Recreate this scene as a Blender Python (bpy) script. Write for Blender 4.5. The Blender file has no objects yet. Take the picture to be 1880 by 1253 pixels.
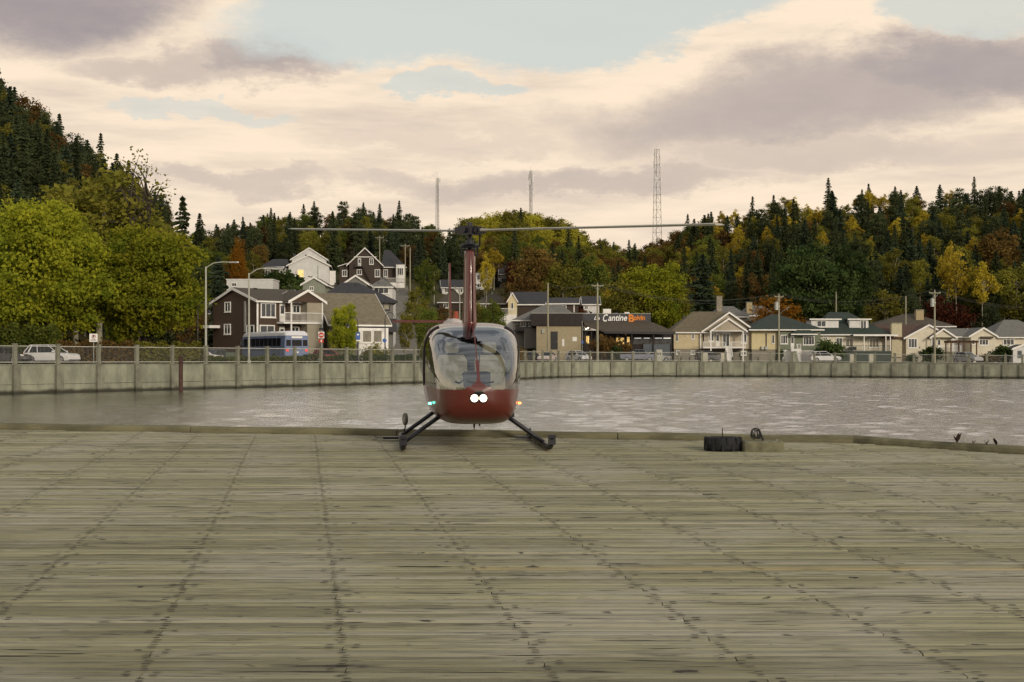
import bpy, math, random
import numpy as np
from mathutils import Vector, Matrix
R = math.radians
scene = bpy.context.scene
COL = scene.collection
# ---------------------------------------------------------------- camera
FPX, CX, HY, EYE = 2500.0, 940.0, 656.0, 3.0      # focal (photo px), centre column, horizon row, eye above water
cam_d = bpy.data.cameras.new('camera'); cam = bpy.data.objects.new('camera', cam_d); COL.objects.link(cam)
cam.location = (0, 0, EYE); cam.rotation_euler = (R(90), 0, 0)
cam_d.sensor_width = 36; cam_d.lens = FPX/1880*36; cam_d.shift_y = (HY-626.5)/1880
cam_d.clip_start = .1; cam_d.clip_end = 6000
scene.camera = cam
scene.view_settings.view_transform = 'Standard'; scene.view_settings.look = 'None'
scene.view_settings.exposure = 0.0; scene.view_settings.gamma = 1
scene.render.engine = 'CYCLES'
scene.cycles.use_denoising = True
scene.cycles.max_bounces = 6; scene.cycles.transparent_max_bounces = 12
scene.cycles.sample_clamp_indirect = 6
# ---------------------------------------------------------------- node helpers
class S:
    """socket with arithmetic"""
    def __init__(s, nt, sock): s.nt, s.k = nt, sock
    def m(s, op, *a, clamp=False):
        n = s.nt.nodes.new('ShaderNodeMath'); n.operation = op; n.use_clamp = clamp
        for i, v in enumerate((s,)+a):
            if isinstance(v, S): s.nt.links.new(v.k, n.inputs[i])
            else: n.inputs[i].default_value = v
        return S(s.nt, n.outputs[0])
    def __add__(s, o): return s.m('ADD', o)
    def __sub__(s, o): return s.m('SUBTRACT', o)
    def __mul__(s, o): return s.m('MULTIPLY', o)
    def __truediv__(s, o): return s.m('DIVIDE', o)
    def cl(s): return s.m('ADD', 0.0, clamp=True)
    def smooth(s, a, b):
        n = s.nt.nodes.new('ShaderNodeMapRange'); n.interpolation_type = 'SMOOTHSTEP'
        s.nt.links.new(s.k, n.inputs[0]); n.inputs[1].default_value = a; n.inputs[2].default_value = b
        return S(s.nt, n.outputs[0])
def mixc(nt, f, a, b):
    n = nt.nodes.new('ShaderNodeMix'); n.data_type = 'RGBA'
    for i, v in ((0, f), (6, a), (7, b)):
        if isinstance(v, S): nt.links.new(v.k, n.inputs[i])
        elif i == 0: n.inputs[0].default_value = v
        else: n.inputs[i].default_value = (*v, 1)
    return S(nt, n.outputs[2])
def noise(nt, vec, scale, detail=4, rough=.55, dist=0):
    n = nt.nodes.new('ShaderNodeTexNoise'); n.inputs['Scale'].default_value = scale
    n.inputs['Detail'].default_value = detail; n.inputs['Roughness'].default_value = rough
    n.inputs['Distortion'].default_value = dist
    nt.links.new(vec.k, n.inputs['Vector']); return S(nt, n.outputs['Fac'])
def comb(nt, x, y, z):
    n = nt.nodes.new('ShaderNodeCombineXYZ')
    for i, v in enumerate((x, y, z)):
        if isinstance(v, S): nt.links.new(v.k, n.inputs[i])
        else: n.inputs[i].default_value = v
    return S(nt, n.outputs[0])
def coords(nt, kind='Object', scale=(1, 1, 1)):
    t = nt.nodes.new('ShaderNodeTexCoord'); mp = nt.nodes.new('ShaderNodeMapping')
    mp.inputs['Scale'].default_value = scale; nt.links.new(t.outputs[kind], mp.inputs[0])
    return S(nt, mp.outputs[0])
# ---------------------------------------------------------------- sky
SUN_EL, SUN_AZ = 17.0, 152.0      # low warm sun behind the camera's right shoulder (azimuth from +Y to +X)
w = bpy.data.worlds.new('World'); scene.world = w; w.use_nodes = True
nt = w.node_tree; nt.nodes.clear()
tc = nt.nodes.new('ShaderNodeTexCoord'); sp = nt.nodes.new('ShaderNodeSeparateXYZ'); nt.links.new(tc.outputs['Generated'], sp.inputs[0])
dx, dy, dz = (S(nt, sp.outputs[i]) for i in range(3))
az = dx.m('ARCTAN2', dy); el = dz.m('ARCSINE')
c1 = comb(nt, az*5.0, el*11.0, 1.7); c2 = comb(nt, az*5.0, el*11.0, 9.3)
wn1 = noise(nt, c1, 1.7, 8, .66) - .5; wn2 = noise(nt, c2, 1.7, 8, .66) - .5
aw = az + wn1*.17; ew = el + wn2*.075
def blob(px, py, rx, ry, tilt=0.0, e0_=-.1, e1_=.95):
    a0 = math.atan((px-CX)/FPX); e0 = math.atan((HY-py)/FPX)
    a = aw - a0; e = ew - e0
    if tilt: e = e - a*tilt
    q = (a/(rx/FPX)).m('POWER', 2) + (e/(ry/FPX)).m('POWER', 2)
    return (q*-1.0 + 1.0).smooth(e0_, e1_)
def union(L):
    r = L[0]
    for b in L[1:]: r = r.m('MAXIMUM', b)
    return r
# clear gaps between the clouds
g_ = lambda *k: blob(*k, e0_=-.05, e1_=.5)
gaps = union([g_(830, 35, 470, 105, .06), g_(1130, 40, 400, 72, .12), g_(830, 175, 150, 24, 0)*.8, g_(340, 214, 190, 20, 0)*.6, g_(1790, 48, 150, 50, 0)*.85, g_(620, 80, 90, 50, 0)])
far = el.smooth(R(15), R(26))
gn = noise(nt, S(nt, tc.outputs['Generated']), 3.2, 8, .62, .5).smooth(.46, .58)
gap = gaps.m('MAXIMUM', gn*far)
# grey cloud bellies
bel = union([blob(40, 20, 330, 130)*1.25, blob(500, 118, 160, 50, -.03), blob(340, 145, 260, 36)*.7, blob(1480, 195, 560, 100, .10)*.95, blob(1800, 150, 360, 80)*1.1, blob(1050, 330, 560, 40)*.75,
             blob(420, 345, 260, 30)*.62, blob(1520, 290, 420, 45)*.62, blob(800, 250, 330, 26)*.4])
st = noise(nt, comb(nt, az*4.0, el*26.0, 3.1), 1.5, 6, .6).smooth(.40, .74)
bel = ((bel*.9).m('MAXIMUM', st*.48)).m('MINIMUM', 1.2)
fine = noise(nt, comb(nt, az*14.0, el*40.0, 7.7), 1.6, 5, .6)
bel = (bel + (fine - .5)*.2).m('MAXIMUM', 0.0).m('MULTIPLY', .83, clamp=True)
sky = nt.nodes.new('ShaderNodeTexSky'); sky.sky_type = 'NISHITA'; sky.sun_disc = False
sky.sun_elevation = R(SUN_EL); sky.sun_rotation = R(SUN_AZ); sky.altitude = 50; sky.dust_density = 2.0
skyc = nt.nodes.new('ShaderNodeMix'); skyc.data_type = 'RGBA'; skyc.blend_type = 'MULTIPLY'; skyc.inputs[0].default_value = 1
nt.links.new(sky.outputs[0], skyc.inputs[6]); skyc.inputs[7].default_value = (.11, .11, .11, 1)
up = el.smooth(R(14), R(40))
blue = mixc(nt, .80, S(nt, skyc.outputs[2]), mixc(nt, up, (.71, .735, .665), (.24, .26, .27)))
cloud = mixc(nt, bel, mixc(nt, up, (1.0, .825, .635), (.68, .68, .68)), mixc(nt, up, (.335, .295, .315), (.33, .34, .37)))
final = mixc(nt, gap*.92, cloud, blue)
bg = nt.nodes.new('ShaderNodeBackground'); nt.links.new(final.k, bg.inputs[0]); bg.inputs[1].default_value = 1.0
wo = nt.nodes.new('ShaderNodeOutputWorld'); nt.links.new(bg.outputs[0], wo.inputs[0])
# ---------------------------------------------------------------- sun behind thin cloud
sd = bpy.data.lights.new('sun', 'SUN'); sun = bpy.data.objects.new('sun', sd); COL.objects.link(sun)
sd.energy = 2.0; sd.angle = R(10); sd.color = (1, .89, .73)
sv = Vector((math.sin(R(SUN_AZ))*math.cos(R(SUN_EL)), math.cos(R(SUN_AZ))*math.cos(R(SUN_EL)), math.sin(R(SUN_EL))))
sun.rotation_euler = (-sv).to_track_quat('-Z', 'Y').to_euler(); sun.location = sv*300
# ---------------------------------------------------------------- mesh helpers
def P(px, py, Y): return Vector(((px-CX)/FPX*Y, Y, EYE+(HY-py)/FPX*Y))
def PX(px, Y): return (px-CX)/FPX*Y
def PZ(py, Y): return EYE+(HY-py)/FPX*Y
class MB:
    def __init__(s): s.v, s.f = [], []
    def add(s, vs, fs):
        o = len(s.v); s.v += [tuple(p) for p in vs]; s.f += [tuple(i+o for i in f) for f in fs]; return s
    def box(s, a, b):
        (x0, y0, z0), (x1, y1, z1) = a, b
        return s.add([(x0,y0,z0),(x1,y0,z0),(x1,y1,z0),(x0,y1,z0),(x0,y0,z1),(x1,y0,z1),(x1,y1,z1),(x0,y1,z1)],
                     [(0,3,2,1),(4,5,6,7),(0,1,5,4),(1,2,6,5),(2,3,7,6),(3,0,4,7)])
    def obox(s, p0, U, N, u0, u1, n0, n1, z0, z1):
        vs = [p0+U*u+N*n+Vector((0,0,z)) for z in (z0, z1) for u, n in ((u0,n0),(u1,n0),(u1,n1),(u0,n1))]
        return s.add(vs, [(0,3,2,1),(4,5,6,7),(0,1,5,4),(1,2,6,5),(2,3,7,6),(3,0,4,7)])
    def tube(s, p0, p1, r0, r1=None, n=8, cap=True):
        p0, p1 = Vector(p0), Vector(p1); r1 = r0 if r1 is None else r1
        d = (p1-p0).normalized(); a = d.orthogonal().normalized(); b = d.cross(a)
        vs = []
        for p, r in ((p0, r0), (p1, r1)):
            for i in range(n):
                t = 2*math.pi*i/n; vs.append(p+(a*math.cos(t)+b*math.sin(t))*r)
        fs = [(i, (i+1) % n, n+(i+1) % n, n+i) for i in range(n)]
        if cap: fs += [tuple(range(n))[::-1], tuple(range(n, 2*n))]
        return s.add(vs, fs)
    def path(s, pts, r, n=6):
        for a, b in zip(pts, pts[1:]): s.tube(a, b, r, r, n)
        return s
    def ring(s, c, ax, R0, r, n=24, m=8, z=1.0):
        ax = Vector(ax).normalized(); a = ax.orthogonal().normalized(); b = ax.cross(a); c = Vector(c); vs = []
        for i in range(n):
            t = 2*math.pi*i/n; d = a*math.cos(t)+b*math.sin(t)
            for j in range(m):
                q = 2*math.pi*j/m; vs.append(c+d*(R0+r*math.cos(q))+ax*(r*z*math.sin(q)))
        return s.add(vs, [(i*m+j, ((i+1) % n)*m+j, ((i+1) % n)*m+(j+1) % m, i*m+(j+1) % m) for i in range(n) for j in range(m)])
    def loft(s, rings, cap=True, close=True):
        n = len(rings[0]); vs = [p for r in rings for p in r]; fs = []
        for k in range(len(rings)-1):
            for i in range(n if close else n-1):
                j = (i+1) % n; fs.append((k*n+i, k*n+j, (k+1)*n+j, (k+1)*n+i))
        if cap: fs += [tuple(range(n))[::-1], tuple(range((len(rings)-1)*n, len(rings)*n))]
        return s.add(vs, fs)
    def prism(s, poly, d):
        d = Vector(d); poly = [Vector(p) for p in poly]; n = len(poly)
        return s.add(poly+[p+d for p in poly], [tuple(range(n)), tuple(range(n, 2*n))[::-1]]+[(i, n+i, n+(i+1) % n, (i+1) % n) for i in range(n)])
    def mesh(s, name, mat, smooth=False, off=None):
        me = bpy.data.meshes.new(name)
        vs = s.v if off is None else [(x-off[0], y-off[1], z-off[2]) for x, y, z in s.v]
        me.from_pydata(vs, [], s.f); me.materials.append(mat)
        if smooth: me.shade_smooth()
        me.update(); return me
    def build(s, name, mat, parent=None, smooth=False, world=True, fix=False):
        off = parent_loc(parent) if (parent is not None and world) else None
        me = s.mesh(name, mat, smooth, off)
        if fix:
            import bmesh
            bm = bmesh.new(); bm.from_mesh(me); bmesh.ops.recalc_face_normals(bm, faces=bm.faces); bm.to_mesh(me); bm.free()
        return link(name, me, parent)
def parent_loc(o):
    v = Vector((0, 0, 0))
    while o is not None: v += Vector(o.location); o = o.parent
    return v
def link(name, data, parent=None):
    o = bpy.data.objects.new(name, data); COL.objects.link(o)
    if parent is not None: o.parent = parent
    return o
def tag(o, label=None, cat=None, group=None, kind=None):
    if label: o['label'] = label
    if cat: o['category'] = cat
    if group: o['group'] = group
    if kind: o['kind'] = kind
    return o
def thing(name, loc, label, cat, group=None, rz=0.0):
    o = link(name, None); o.location = loc; o.rotation_euler = (0, 0, rz); o.empty_display_size = .3
    return tag(o, label, cat, group)
def copy_tree(o, parent=None):
    c = o.copy(); COL.objects.link(c); c.parent = parent
    for ch in list(o.children): copy_tree(ch, c)
    return c
# ---------------------------------------------------------------- materials
MATS = {}
def mat(name, rgb, rough=.7, var=.18, scale=2.0, bump=0.0, metal=0.0, rnd=0.0, stretch=(1, 1, 1), spec=.4, boards=None, coat=0.0):
    if name in MATS: return MATS[name]
    m = bpy.data.materials.new(name); m.use_nodes = True; n = m.node_tree; b = n.nodes['Principled BSDF']
    c = coords(n, 'Object', stretch); f = noise(n, c, scale, 6, .6)
    lo = tuple(v*(1-var) for v in rgb); hi = tuple(min(1, v*(1+var)) for v in rgb)
    col = mixc(n, f.smooth(.28, .72), lo, hi)
    h = noise(n, c, scale*9, 4, .6)
    if boards:                                    # lap siding relief too fine to model at this distance
        t = n.nodes.new('ShaderNodeTexCoord'); s2 = n.nodes.new('ShaderNodeSeparateXYZ'); n.links.new(t.outputs['Object'], s2.inputs[0])
        fr = (S(n, s2.outputs[2])/boards).m('FRACT'); h = h*.15 + fr
        bump = max(bump, .35)
    if rnd:
        oi = n.nodes.new('ShaderNodeObjectInfo'); r = S(n, oi.outputs['Random'])
        hv = n.nodes.new('ShaderNodeHueSaturation'); n.links.new(col.k, hv.inputs['Color']); n.links.new((r*(2*rnd)+(1-rnd)).k, hv.inputs['Value'])
        col = S(n, hv.outputs[0])
    n.links.new(col.k, b.inputs['Base Color'])
    n.links.new((f*.25 + (rough-.12)).cl().k, b.inputs['Roughness'])
    b.inputs['Metallic'].default_value = metal; b.inputs['Specular IOR Level'].default_value = spec; b.inputs['Coat Weight'].default_value = coat
    if bump:
        bp = n.nodes.new('ShaderNodeBump'); bp.inputs['Strength'].default_value = bump; bp.inputs['Distance'].default_value = .02
        n.links.new(h.k, bp.inputs['Height']); n.links.new(bp.outputs[0], b.inputs['Normal'])
    MATS[name] = m; return m
def glass(name, rgb, rough=.05, spec=.8):
    if name in MATS: return MATS[name]
    m = mat(name, rgb, rough+.1, .35, .5, spec=spec); return m
def emit(name, rgb, strength):
    if name in MATS: return MATS[name]
    m = bpy.data.materials.new(name); m.use_nodes = True; b = m.node_tree.nodes['Principled BSDF']
    n = m.node_tree; f = noise(n, coords(n), 6.0, 2)
    n.links.new(mixc(n, f, rgb, tuple(v*.85 for v in rgb)).k, b.inputs['Emission Color'])
    b.inputs['Base Color'].default_value = (*rgb, 1); b.inputs['Emission Strength'].default_value = strength
    MATS[name] = m; return m
def foliage(name, a, b2, trans=.3):
    if name in MATS: return MATS[name]
    m = bpy.data.materials.new(name); m.use_nodes = True; n = m.node_tree; n.nodes.clear()
    at = n.nodes.new('ShaderNodeAttribute'); at.attribute_name = 'tint'
    oi = n.nodes.new('ShaderNodeObjectInfo'); r = S(n, oi.outputs['Random'])
    f = (S(n, at.outputs['Fac']) + (r - .5)*.25).cl()
    col = mixc(n, f, a, b2)
    hv = n.nodes.new('ShaderNodeHueSaturation'); n.links.new(col.k, hv.inputs['Color'])
    n.links.new((r*.36 + .84).k, hv.inputs['Value']); n.links.new((r*.016 + .496).k, hv.inputs['Hue'])
    d = n.nodes.new('ShaderNodeBsdfDiffuse'); t = n.nodes.new('ShaderNodeBsdfTranslucent'); mx = n.nodes.new('ShaderNodeMixShader'); mx.inputs[0].default_value = trans
    n.links.new(hv.outputs[0], d.inputs[0]); n.links.new(hv.outputs[0], t.inputs[0])
    n.links.new(d.outputs[0], mx.inputs[1]); n.links.new(t.outputs[0], mx.inputs[2])
    o = n.nodes.new('ShaderNodeOutputMaterial'); n.links.new(mx.outputs[0], o.inputs[0])
    MATS[name] = m; return m
def tide(m):                       # dark weed line where the tide wets the wall
    n = m.node_tree; b = n.nodes['Principled BSDF']; src = b.inputs['Base Color'].links[0].from_socket
    g = n.nodes.new('ShaderNodeNewGeometry'); sp = n.nodes.new('ShaderNodeSeparateXYZ'); n.links.new(g.outputs['Position'], sp.inputs[0])
    f = (S(n, sp.outputs[2]) + noise(n, coords(n, 'Object', (.8, .8, .3)), .9, 4)*.35).smooth(.62, .30)
    st = noise(n, coords(n, 'Object', (2.2, 2.2, .12)), 1.2, 4).smooth(.50, .75)*.35
    col = mixc(n, f, mixc(n, st, S(n, src), (.13, .12, .085)), (.035, .034, .022)); n.links.new(col.k, b.inputs['Base Color']); return m
CONC = mat('concrete', (.225, .23, .17), .85, .25, .9, .5, stretch=(1, 1, .6))
CONC_D = mat('concrete_dark', (.17, .168, .125), .85, .28, 1.2, .5)
tide(CONC); tide(CONC_D)
WHITE = mat('white_paint', (.72, .70, .66), .6, .07, 1.5)
DARK = mat('black_paint', (.018, .018, .02), .45, .3, 3)
STEEL = mat('galvanised_steel', (.34, .35, .32), .5, .15, 3, metal=.4)
POLE = mat('weathered_pole_wood', (.27, .25, .175), .85, .25, 1.2, .3, stretch=(4, 4, .4))
RUBBER = mat('tyre_rubber', (.016, .016, .018), .8, .3, 6, .3)
GLASS = glass('window_glass', (.035, .042, .05))
LIT = emit('lit_window', (1.0, .66, .22), .55)
ASPH = mat('asphalt', (.055, .053, .05), .9, .25, .6, .3)
# ================================================================ SETTING: water, deck, sea wall
def water_mat():
    m = bpy.data.materials.new('harbour_water'); m.use_nodes = True; n = m.node_tree; n.nodes.clear()
    sm = noise(n, coords(n, 'Object', (1.0, .8, 1)), 5.0, 4, .6)
    d = n.nodes.new('ShaderNodeBsdfDiffuse'); d.inputs[0].default_value = (.035, .037, .028, 1)
    gl = n.nodes.new('ShaderNodeBsdfGlossy'); gl.inputs[0].default_value = (.97, .97, .97, 1); gl.inputs['Roughness'].default_value = .09
    bp = n.nodes.new('ShaderNodeBump'); bp.inputs['Strength'].default_value = 1.0; bp.inputs['Distance'].default_value = .05
    n.links.new(sm.k, bp.inputs['Height']); n.links.new(bp.outputs[0], gl.inputs['Normal'])
    fr = n.nodes.new('ShaderNodeFresnel'); fr.inputs[0].default_value = 1.42; n.links.new(bp.outputs[0], fr.inputs['Normal'])
    mx = n.nodes.new('ShaderNodeMixShader'); n.links.new((S(n, fr.outputs[0])*1.1 + .28).cl().k, mx.inputs[0]); n.links.new(d.outputs[0], mx.inputs[1]); n.links.new(gl.outputs[0], mx.inputs[2])
    o = n.nodes.new('ShaderNodeOutputMaterial'); n.links.new(mx.outputs[0], o.inputs[0])
    return m
WATER = water_mat()
wg = np.random.default_rng(21); X0w, X1w, Y0w, Y1w = -62.0, 84.0, 12.0, 214.0
nx, ny = 640, 840
XX, YY = np.meshgrid(np.linspace(X0w, X1w, nx), np.linspace(Y0w, Y1w, ny))
ZZ = np.zeros_like(XX)
for k in range(46):                                   # wind waves of many lengths running roughly along the basin
    lam = float(np.exp(wg.uniform(math.log(.62), math.log(2.4)))); th = wg.normal(1.35, .55); kx, ky = 2*math.pi/lam*math.cos(th), 2*math.pi/lam*math.sin(th)
    ZZ += (.0023*lam)*np.sin(kx*XX+ky*YY+wg.uniform(0, 6.28))
gust = np.zeros_like(XX)
for k in range(8): gust += np.sin(XX*wg.uniform(-.12, .12)+YY*wg.uniform(-.10, .10)+wg.uniform(0, 6.28))
lee = np.clip((-XX-.20*YY+gust*2.2)/9.0, 0, 1)        # calmer water in the lee of the left wall
ZZ *= (1+.12*gust/3)*(1-.60*lee)
edge = np.minimum(np.minimum(XX-X0w, X1w-XX), np.minimum(YY-Y0w, Y1w-YY)); ZZ *= np.clip(edge/4.0, 0, 1)
wm = bpy.data.meshes.new('harbour_water'); wm.vertices.add(nx*ny); wm.vertices.foreach_set('co', np.stack([XX, YY, ZZ], -1).astype(np.float32).ravel())
ii = (np.arange(ny-1)[:, None]*nx+np.arange(nx-1)[None, :]).ravel(); q4 = np.stack([ii, ii+1, ii+nx+1, ii+nx], 1).astype(np.int32)
outer = [(-400, -400), (400, -400), (400, 700), (-400, 700)]; nv = nx*ny
wm.loops.add(q4.size); wm.loops.foreach_set('vertex_index', q4.ravel()); wm.polygons.add(len(q4)); wm.polygons.foreach_set('loop_start', np.arange(0, q4.size, 4, dtype=np.int32))
wm.update(calc_edges=True); wm.shade_smooth(); wm.materials.append(WATER)
wobj = tag(link('harbour_water', wm), 'rippled grey harbour water reflecting the evening sky', kind='structure')
mb = MB(); cs = [(X0w, Y0w), (X1w, Y0w), (X1w, Y1w), (X0w, Y1w)]
mb.add([(x, y, 0) for x, y in outer]+[(x, y, 0) for x, y in cs], [(0, 1, 5, 4), (1, 2, 6, 5), (2, 3, 7, 6), (3, 0, 4, 7)])
tag(mb.build('outer_water', WATER), 'harbour water round the basin', kind='structure')
# ---- deck (a timber wharf that rises slightly away from the camera)
SL = .0136
deck_m = mat('deck_joist_wood', (.045, .042, .03), .9, .3, 2)
EDGE = [(-16.0, 26.75), (-9.5, 25.3), (5.54, 22.0), (7.44, 19.8), (12.0, 14.6), (14.5, 11.7)]
def edge_x(y):
    for (x0, y0), (x1, y1) in zip(EDGE, EDGE[1:]):
        if y1 <= y <= y0: return x0+(x1-x0)*(y0-y)/(y0-y1)
    return 14.5
mb = MB(); poly = [(-16, -8, -.16)]+[(x, y, -.16) for x, y in EDGE]+[(14.5, -8, -.16)]
mb.prism(poly, (0, 0, -.35))
deck = mb.build('timber_deck', deck_m, fix=True); deck.location = (0, 0, EYE-1.68); deck.rotation_euler = (math.atan(SL), 0, 0)
tag(deck, 'weathered grey green timber wharf deck of long planks', kind='structure')
def DECK(x, y, z=0.0):                 # deck coordinates -> world
    return Vector((x, y, EYE-1.68+SL*y+z))
def plank_mat(name, tone):
    m = bpy.data.materials.new(name); m.use_nodes = True; n = m.node_tree; b = n.nodes['Principled BSDF']
    g = n.nodes.new('ShaderNodeNewGeometry'); oi = n.nodes.new('ShaderNodeObjectInfo')
    at = n.nodes.new('ShaderNodeAttribute'); at.attribute_name = 'tint'
    r = (S(n, oi.outputs['Random']) + S(n, at.outputs['Fac'])).m('FRACT')
    sp = n.nodes.new('ShaderNodeSeparateXYZ'); n.links.new(g.outputs['Position'], sp.inputs[0])
    x, y, z = (S(n, sp.outputs[i]) for i in range(3))
    v = comb(n, x*1.0, y*16.0, r*37.0); v2 = comb(n, x*2.6, y*60.0, r*17.0); v3 = comb(n, x*.55, y*.55, 2.2); v4 = comb(n, x*5.0, y*21.0, r*23.0); v5 = comb(n, x*1.6, y*75.0, r*51.0); v6 = comb(n, x*3.2, y*26.0, r*11.0)
    grain = noise(n, v, 1.0, 6, .65); fine = noise(n, v2, 1.0, 5, .65); patch = noise(n, v3, 1.0, 5, .6); knots = noise(n, v4, 1.0, 3, .5, .4)
    base = mixc(n, (r*.75 + grain*.5 - .12).cl(), tuple(c*.62 for c in tone), tuple(c*1.3 for c in tone))
    base = mixc(n, patch.smooth(.46, .68)*.55, base, (.36, .335, .265))             # bleached, worn bare
    base = mixc(n, (r*7.3).m('FRACT').smooth(.72, .95)*.55, base, (.38, .355, .28))
    base = mixc(n, fine.smooth(.50, .70)*.5, base, (.06, .056, .038))            # checks along the grain
    base = mixc(n, grain.smooth(.57, .70)*.75, base, (.05, .048, .045))
    base = mixc(n, knots.smooth(.66, .74)*.9, base, (.03, .028, .028))
    crack = noise(n, v5, 1.0, 2, .5); scar = noise(n, v6, 1.0, 4, .6, .6)
    base = mixc(n, crack.smooth(.61, .68)*.9, base, (.022, .02, .018))
    base = mixc(n, scar.smooth(.62, .71)*.65, base, (.05, .046, .042))
    n.links.new(base.k, b.inputs['Base Color']); b.inputs['Roughness'].default_value = .82; b.inputs['Specular IOR Level'].default_value = .25
    bp = n.nodes.new('ShaderNodeBump'); bp.inputs['Strength'].default_value = .7; bp.inputs['Distance'].default_value = .012
    n.links.new((fine*.5 + grain*.6 - knots.smooth(.62, .74)*.4).k, bp.inputs['Height']); n.links.new(bp.outputs[0], b.inputs['Normal'])
    return m
PLANK = plank_mat('weathered_plank', (.268, .252, .155)); NEWPLANK = plank_mat('new_plank', (.50, .40, .20))
PW, GAP, JS = .1225, .016, 1.03
def plank_shape(mb, x0, x1, y0, y1, z):
    c = .013
    prof = [(y0, z-.07), (y1, z-.07), (y1, z-c), (y1-c*1.3, z), (y0+c*1.3, z), (y0, z-c)]
    mb.loft([[(x, a, b) for a, b in prof] for x in (x0, x1)])
proto = {}
rng = random.Random(5)
joist0 = 1.68*.1356
singles, rest = [], []
nails = MB(); gapend = MB()
row = 0; y = 3.2
while y < 26.6:
    ym = y+PW/2
    xr = min(edge_x(y+PW), 14.4); off = joist0-.1544*ym
    k = math.floor((-16-off)/JS)
    k += (row + 2 - k) % 4
    k -= 4
    while True:
        xa, xb = off+k*JS, off+(k+4)*JS
        if xa > xr: break
        xa2, xb2 = max(xa, -15.9)+.003, min(xb, xr)-.003
        if xb2-xa2 > .1:
            half = .4*ym
            vis = ym > 6.4 and xb2 > -half and xa2 < half
            full = xa2 < xa+.01 and xb2 > xb-.01
            (singles if vis and full and len(singles) < 298 else rest).append((xa2, xb2, y+GAP/2, y+PW-GAP/2, rng.uniform(-.007, .004), row, k))
        k += 4
    if ym > 6.2:
        kk = math.floor((-.42*ym-off)/JS)
        while off+kk*JS < min(.42*ym, xr):
            xj = off+kk*JS
            butt = (kk-row-2) % 4 == 0
            for side in ((-.075, .075) if butt else (rng.uniform(-.012, .012),)):
                for q in (.03, PW-.03):
                    xx, yy = xj+side+rng.uniform(-.008, .008), y+q+rng.uniform(-.005, .005)
                    if xx < xr-.05 and rng.random() < .9:
                        r0 = rng.uniform(.015, .024)
                        nails.add([(xx+r0*1.35*math.cos(t), yy+.0085*math.sin(t), .0048) for t in [i*math.pi/3 for i in range(6)]], [tuple(range(6))])
            kk += 1
    y += PW; row += 1
NEW = {}
for (xa, xb, ya, yb, z, rw, k) in singles:
    if 'p' not in proto:
        mb = MB(); L = 4*JS-.006; plank_shape(mb, 0, L, 0, PW-GAP, 0)
        proto['p'] = mb.mesh('plank', PLANK); proto['n'] = mb.mesh('plank_new', NEWPLANK)
    isnew = rw == 55 and k == 1
    o = link('plank', proto['n' if isnew else 'p'], deck); o.location = (xa, ya, z); o.rotation_euler = (rng.uniform(-.014, .014), 0, 0)
    if isnew: o['label'] = 'new yellowish replacement plank'
mb = MB(); tints = []
for (xa, xb, ya, yb, z, rw, k) in rest:
    plank_shape(mb, xa, xb, ya, yb, z); tints += [rng.random()]*12
o = mb.build('further_planks', PLANK, deck, world=False); tag(o, 'planks of the deck further off, side by side', kind='stuff')
a = o.data.attributes.new('tint', 'FLOAT', 'POINT'); a.data.foreach_set('value', tints)
tag(nails.build('nail_heads', mat('rusty_nail', (.02, .017, .016), .8, .3, 5), deck, world=False), 'rows of dark nail heads over the joists', kind='stuff')
# kerb timber along the water edge
kerb_m = mat('kerb_timber', (.15, .138, .08), .9, .35, 1.6, .6, stretch=(.6, 3, 3))
for i, ((x0, y0), (x1, y1)) in enumerate(zip(EDGE[:4], EDGE[1:5])):
    d = Vector((x1-x0, y1-y0, 0)); L = d.length; d.normalize(); nn = Vector((-d.y, d.x, 0))
    cnt = max(1, round(L/4.2))
    for j in range(cnt):
        s0, s1 = L*j/cnt+(.012 if j else -.03), L*(j+1)/cnt-.004+(.03 if j == cnt-1 else 0)
        rings = []
        nsg = 7
        for q in range(nsg):
            s = s0+(s1-s0)*q/(nsg-1); c = Vector((x0, y0, 0))+d*s
            wob = .006*math.sin(s*2.1+i)
            rings.append([c+nn*(a*.10)+Vector((0, 0, -.05+b*.165+wob)) for a, b in ((-.95, 0), (-1, .45), (-.9, .75), (-.62, .95), (.62, .97), (.9, .75), (1, .45), (.95, 0))])
        m2 = MB(); m2.loft(rings); m2.build('kerb_timber', kerb_m, deck, smooth=False, world=False)
# ---- quay ground, sea wall and fence
posts = [(-300,96.5),(-215,99),(-135,102.5),(-53,106),(27,110),(106,113.5),(181,117),(251,120.5),(316,123.9),(378,127.3),(436,130.7),(490,134.1),(541,137.5),(589,140.9),(636,144.3),(680,147.6),(720,151),(761,154.5),
         (799,158),(835,161.7),(868,165.5),(898,169.5),(924,174),(946,179),(964,184),(980,188),(996,191.5),(1011,194.5),(1025,197),(1050,200),(1083,203),(1123,205.5),(1162,207),(1204,208),(1247,208),
         (1289,207.6),(1332,207),(1373,206),(1415,205),(1455,203.8),(1495,202.4),(1533,201),(1570,199.6),(1606,198.2),(1643,196.8),(1678,195.4),(1713,194),(1747,192.7),(1779,191.4),(1812,190.2),(1846,189.2),(1877,188.2),(1915,187.2),(1955,186.2),(1995,185.2),(2040,184.5)]
def wtop(px): return float(np.interp(px, [0, 700, 1250, 1880], [2.43, 2.36, 2.33, 2.06]))
def ftop(px): return float(np.interp(px, [0, 760, 964, 1250, 1880], [4.06, 3.99, 3.88, 3.87, 3.32]))
WP = [Vector((PX(p, Y), Y, 0)) for p, Y in posts]
wall = thing('sea_wall', WP[10], 'long concrete panel sea wall standing in the harbour water', 'wall')
fence = thing('quay_fence', WP[11]+Vector((0, 0, 2.4)), 'post and rail fence with fine wire mesh on top of the sea wall', 'fence')
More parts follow.
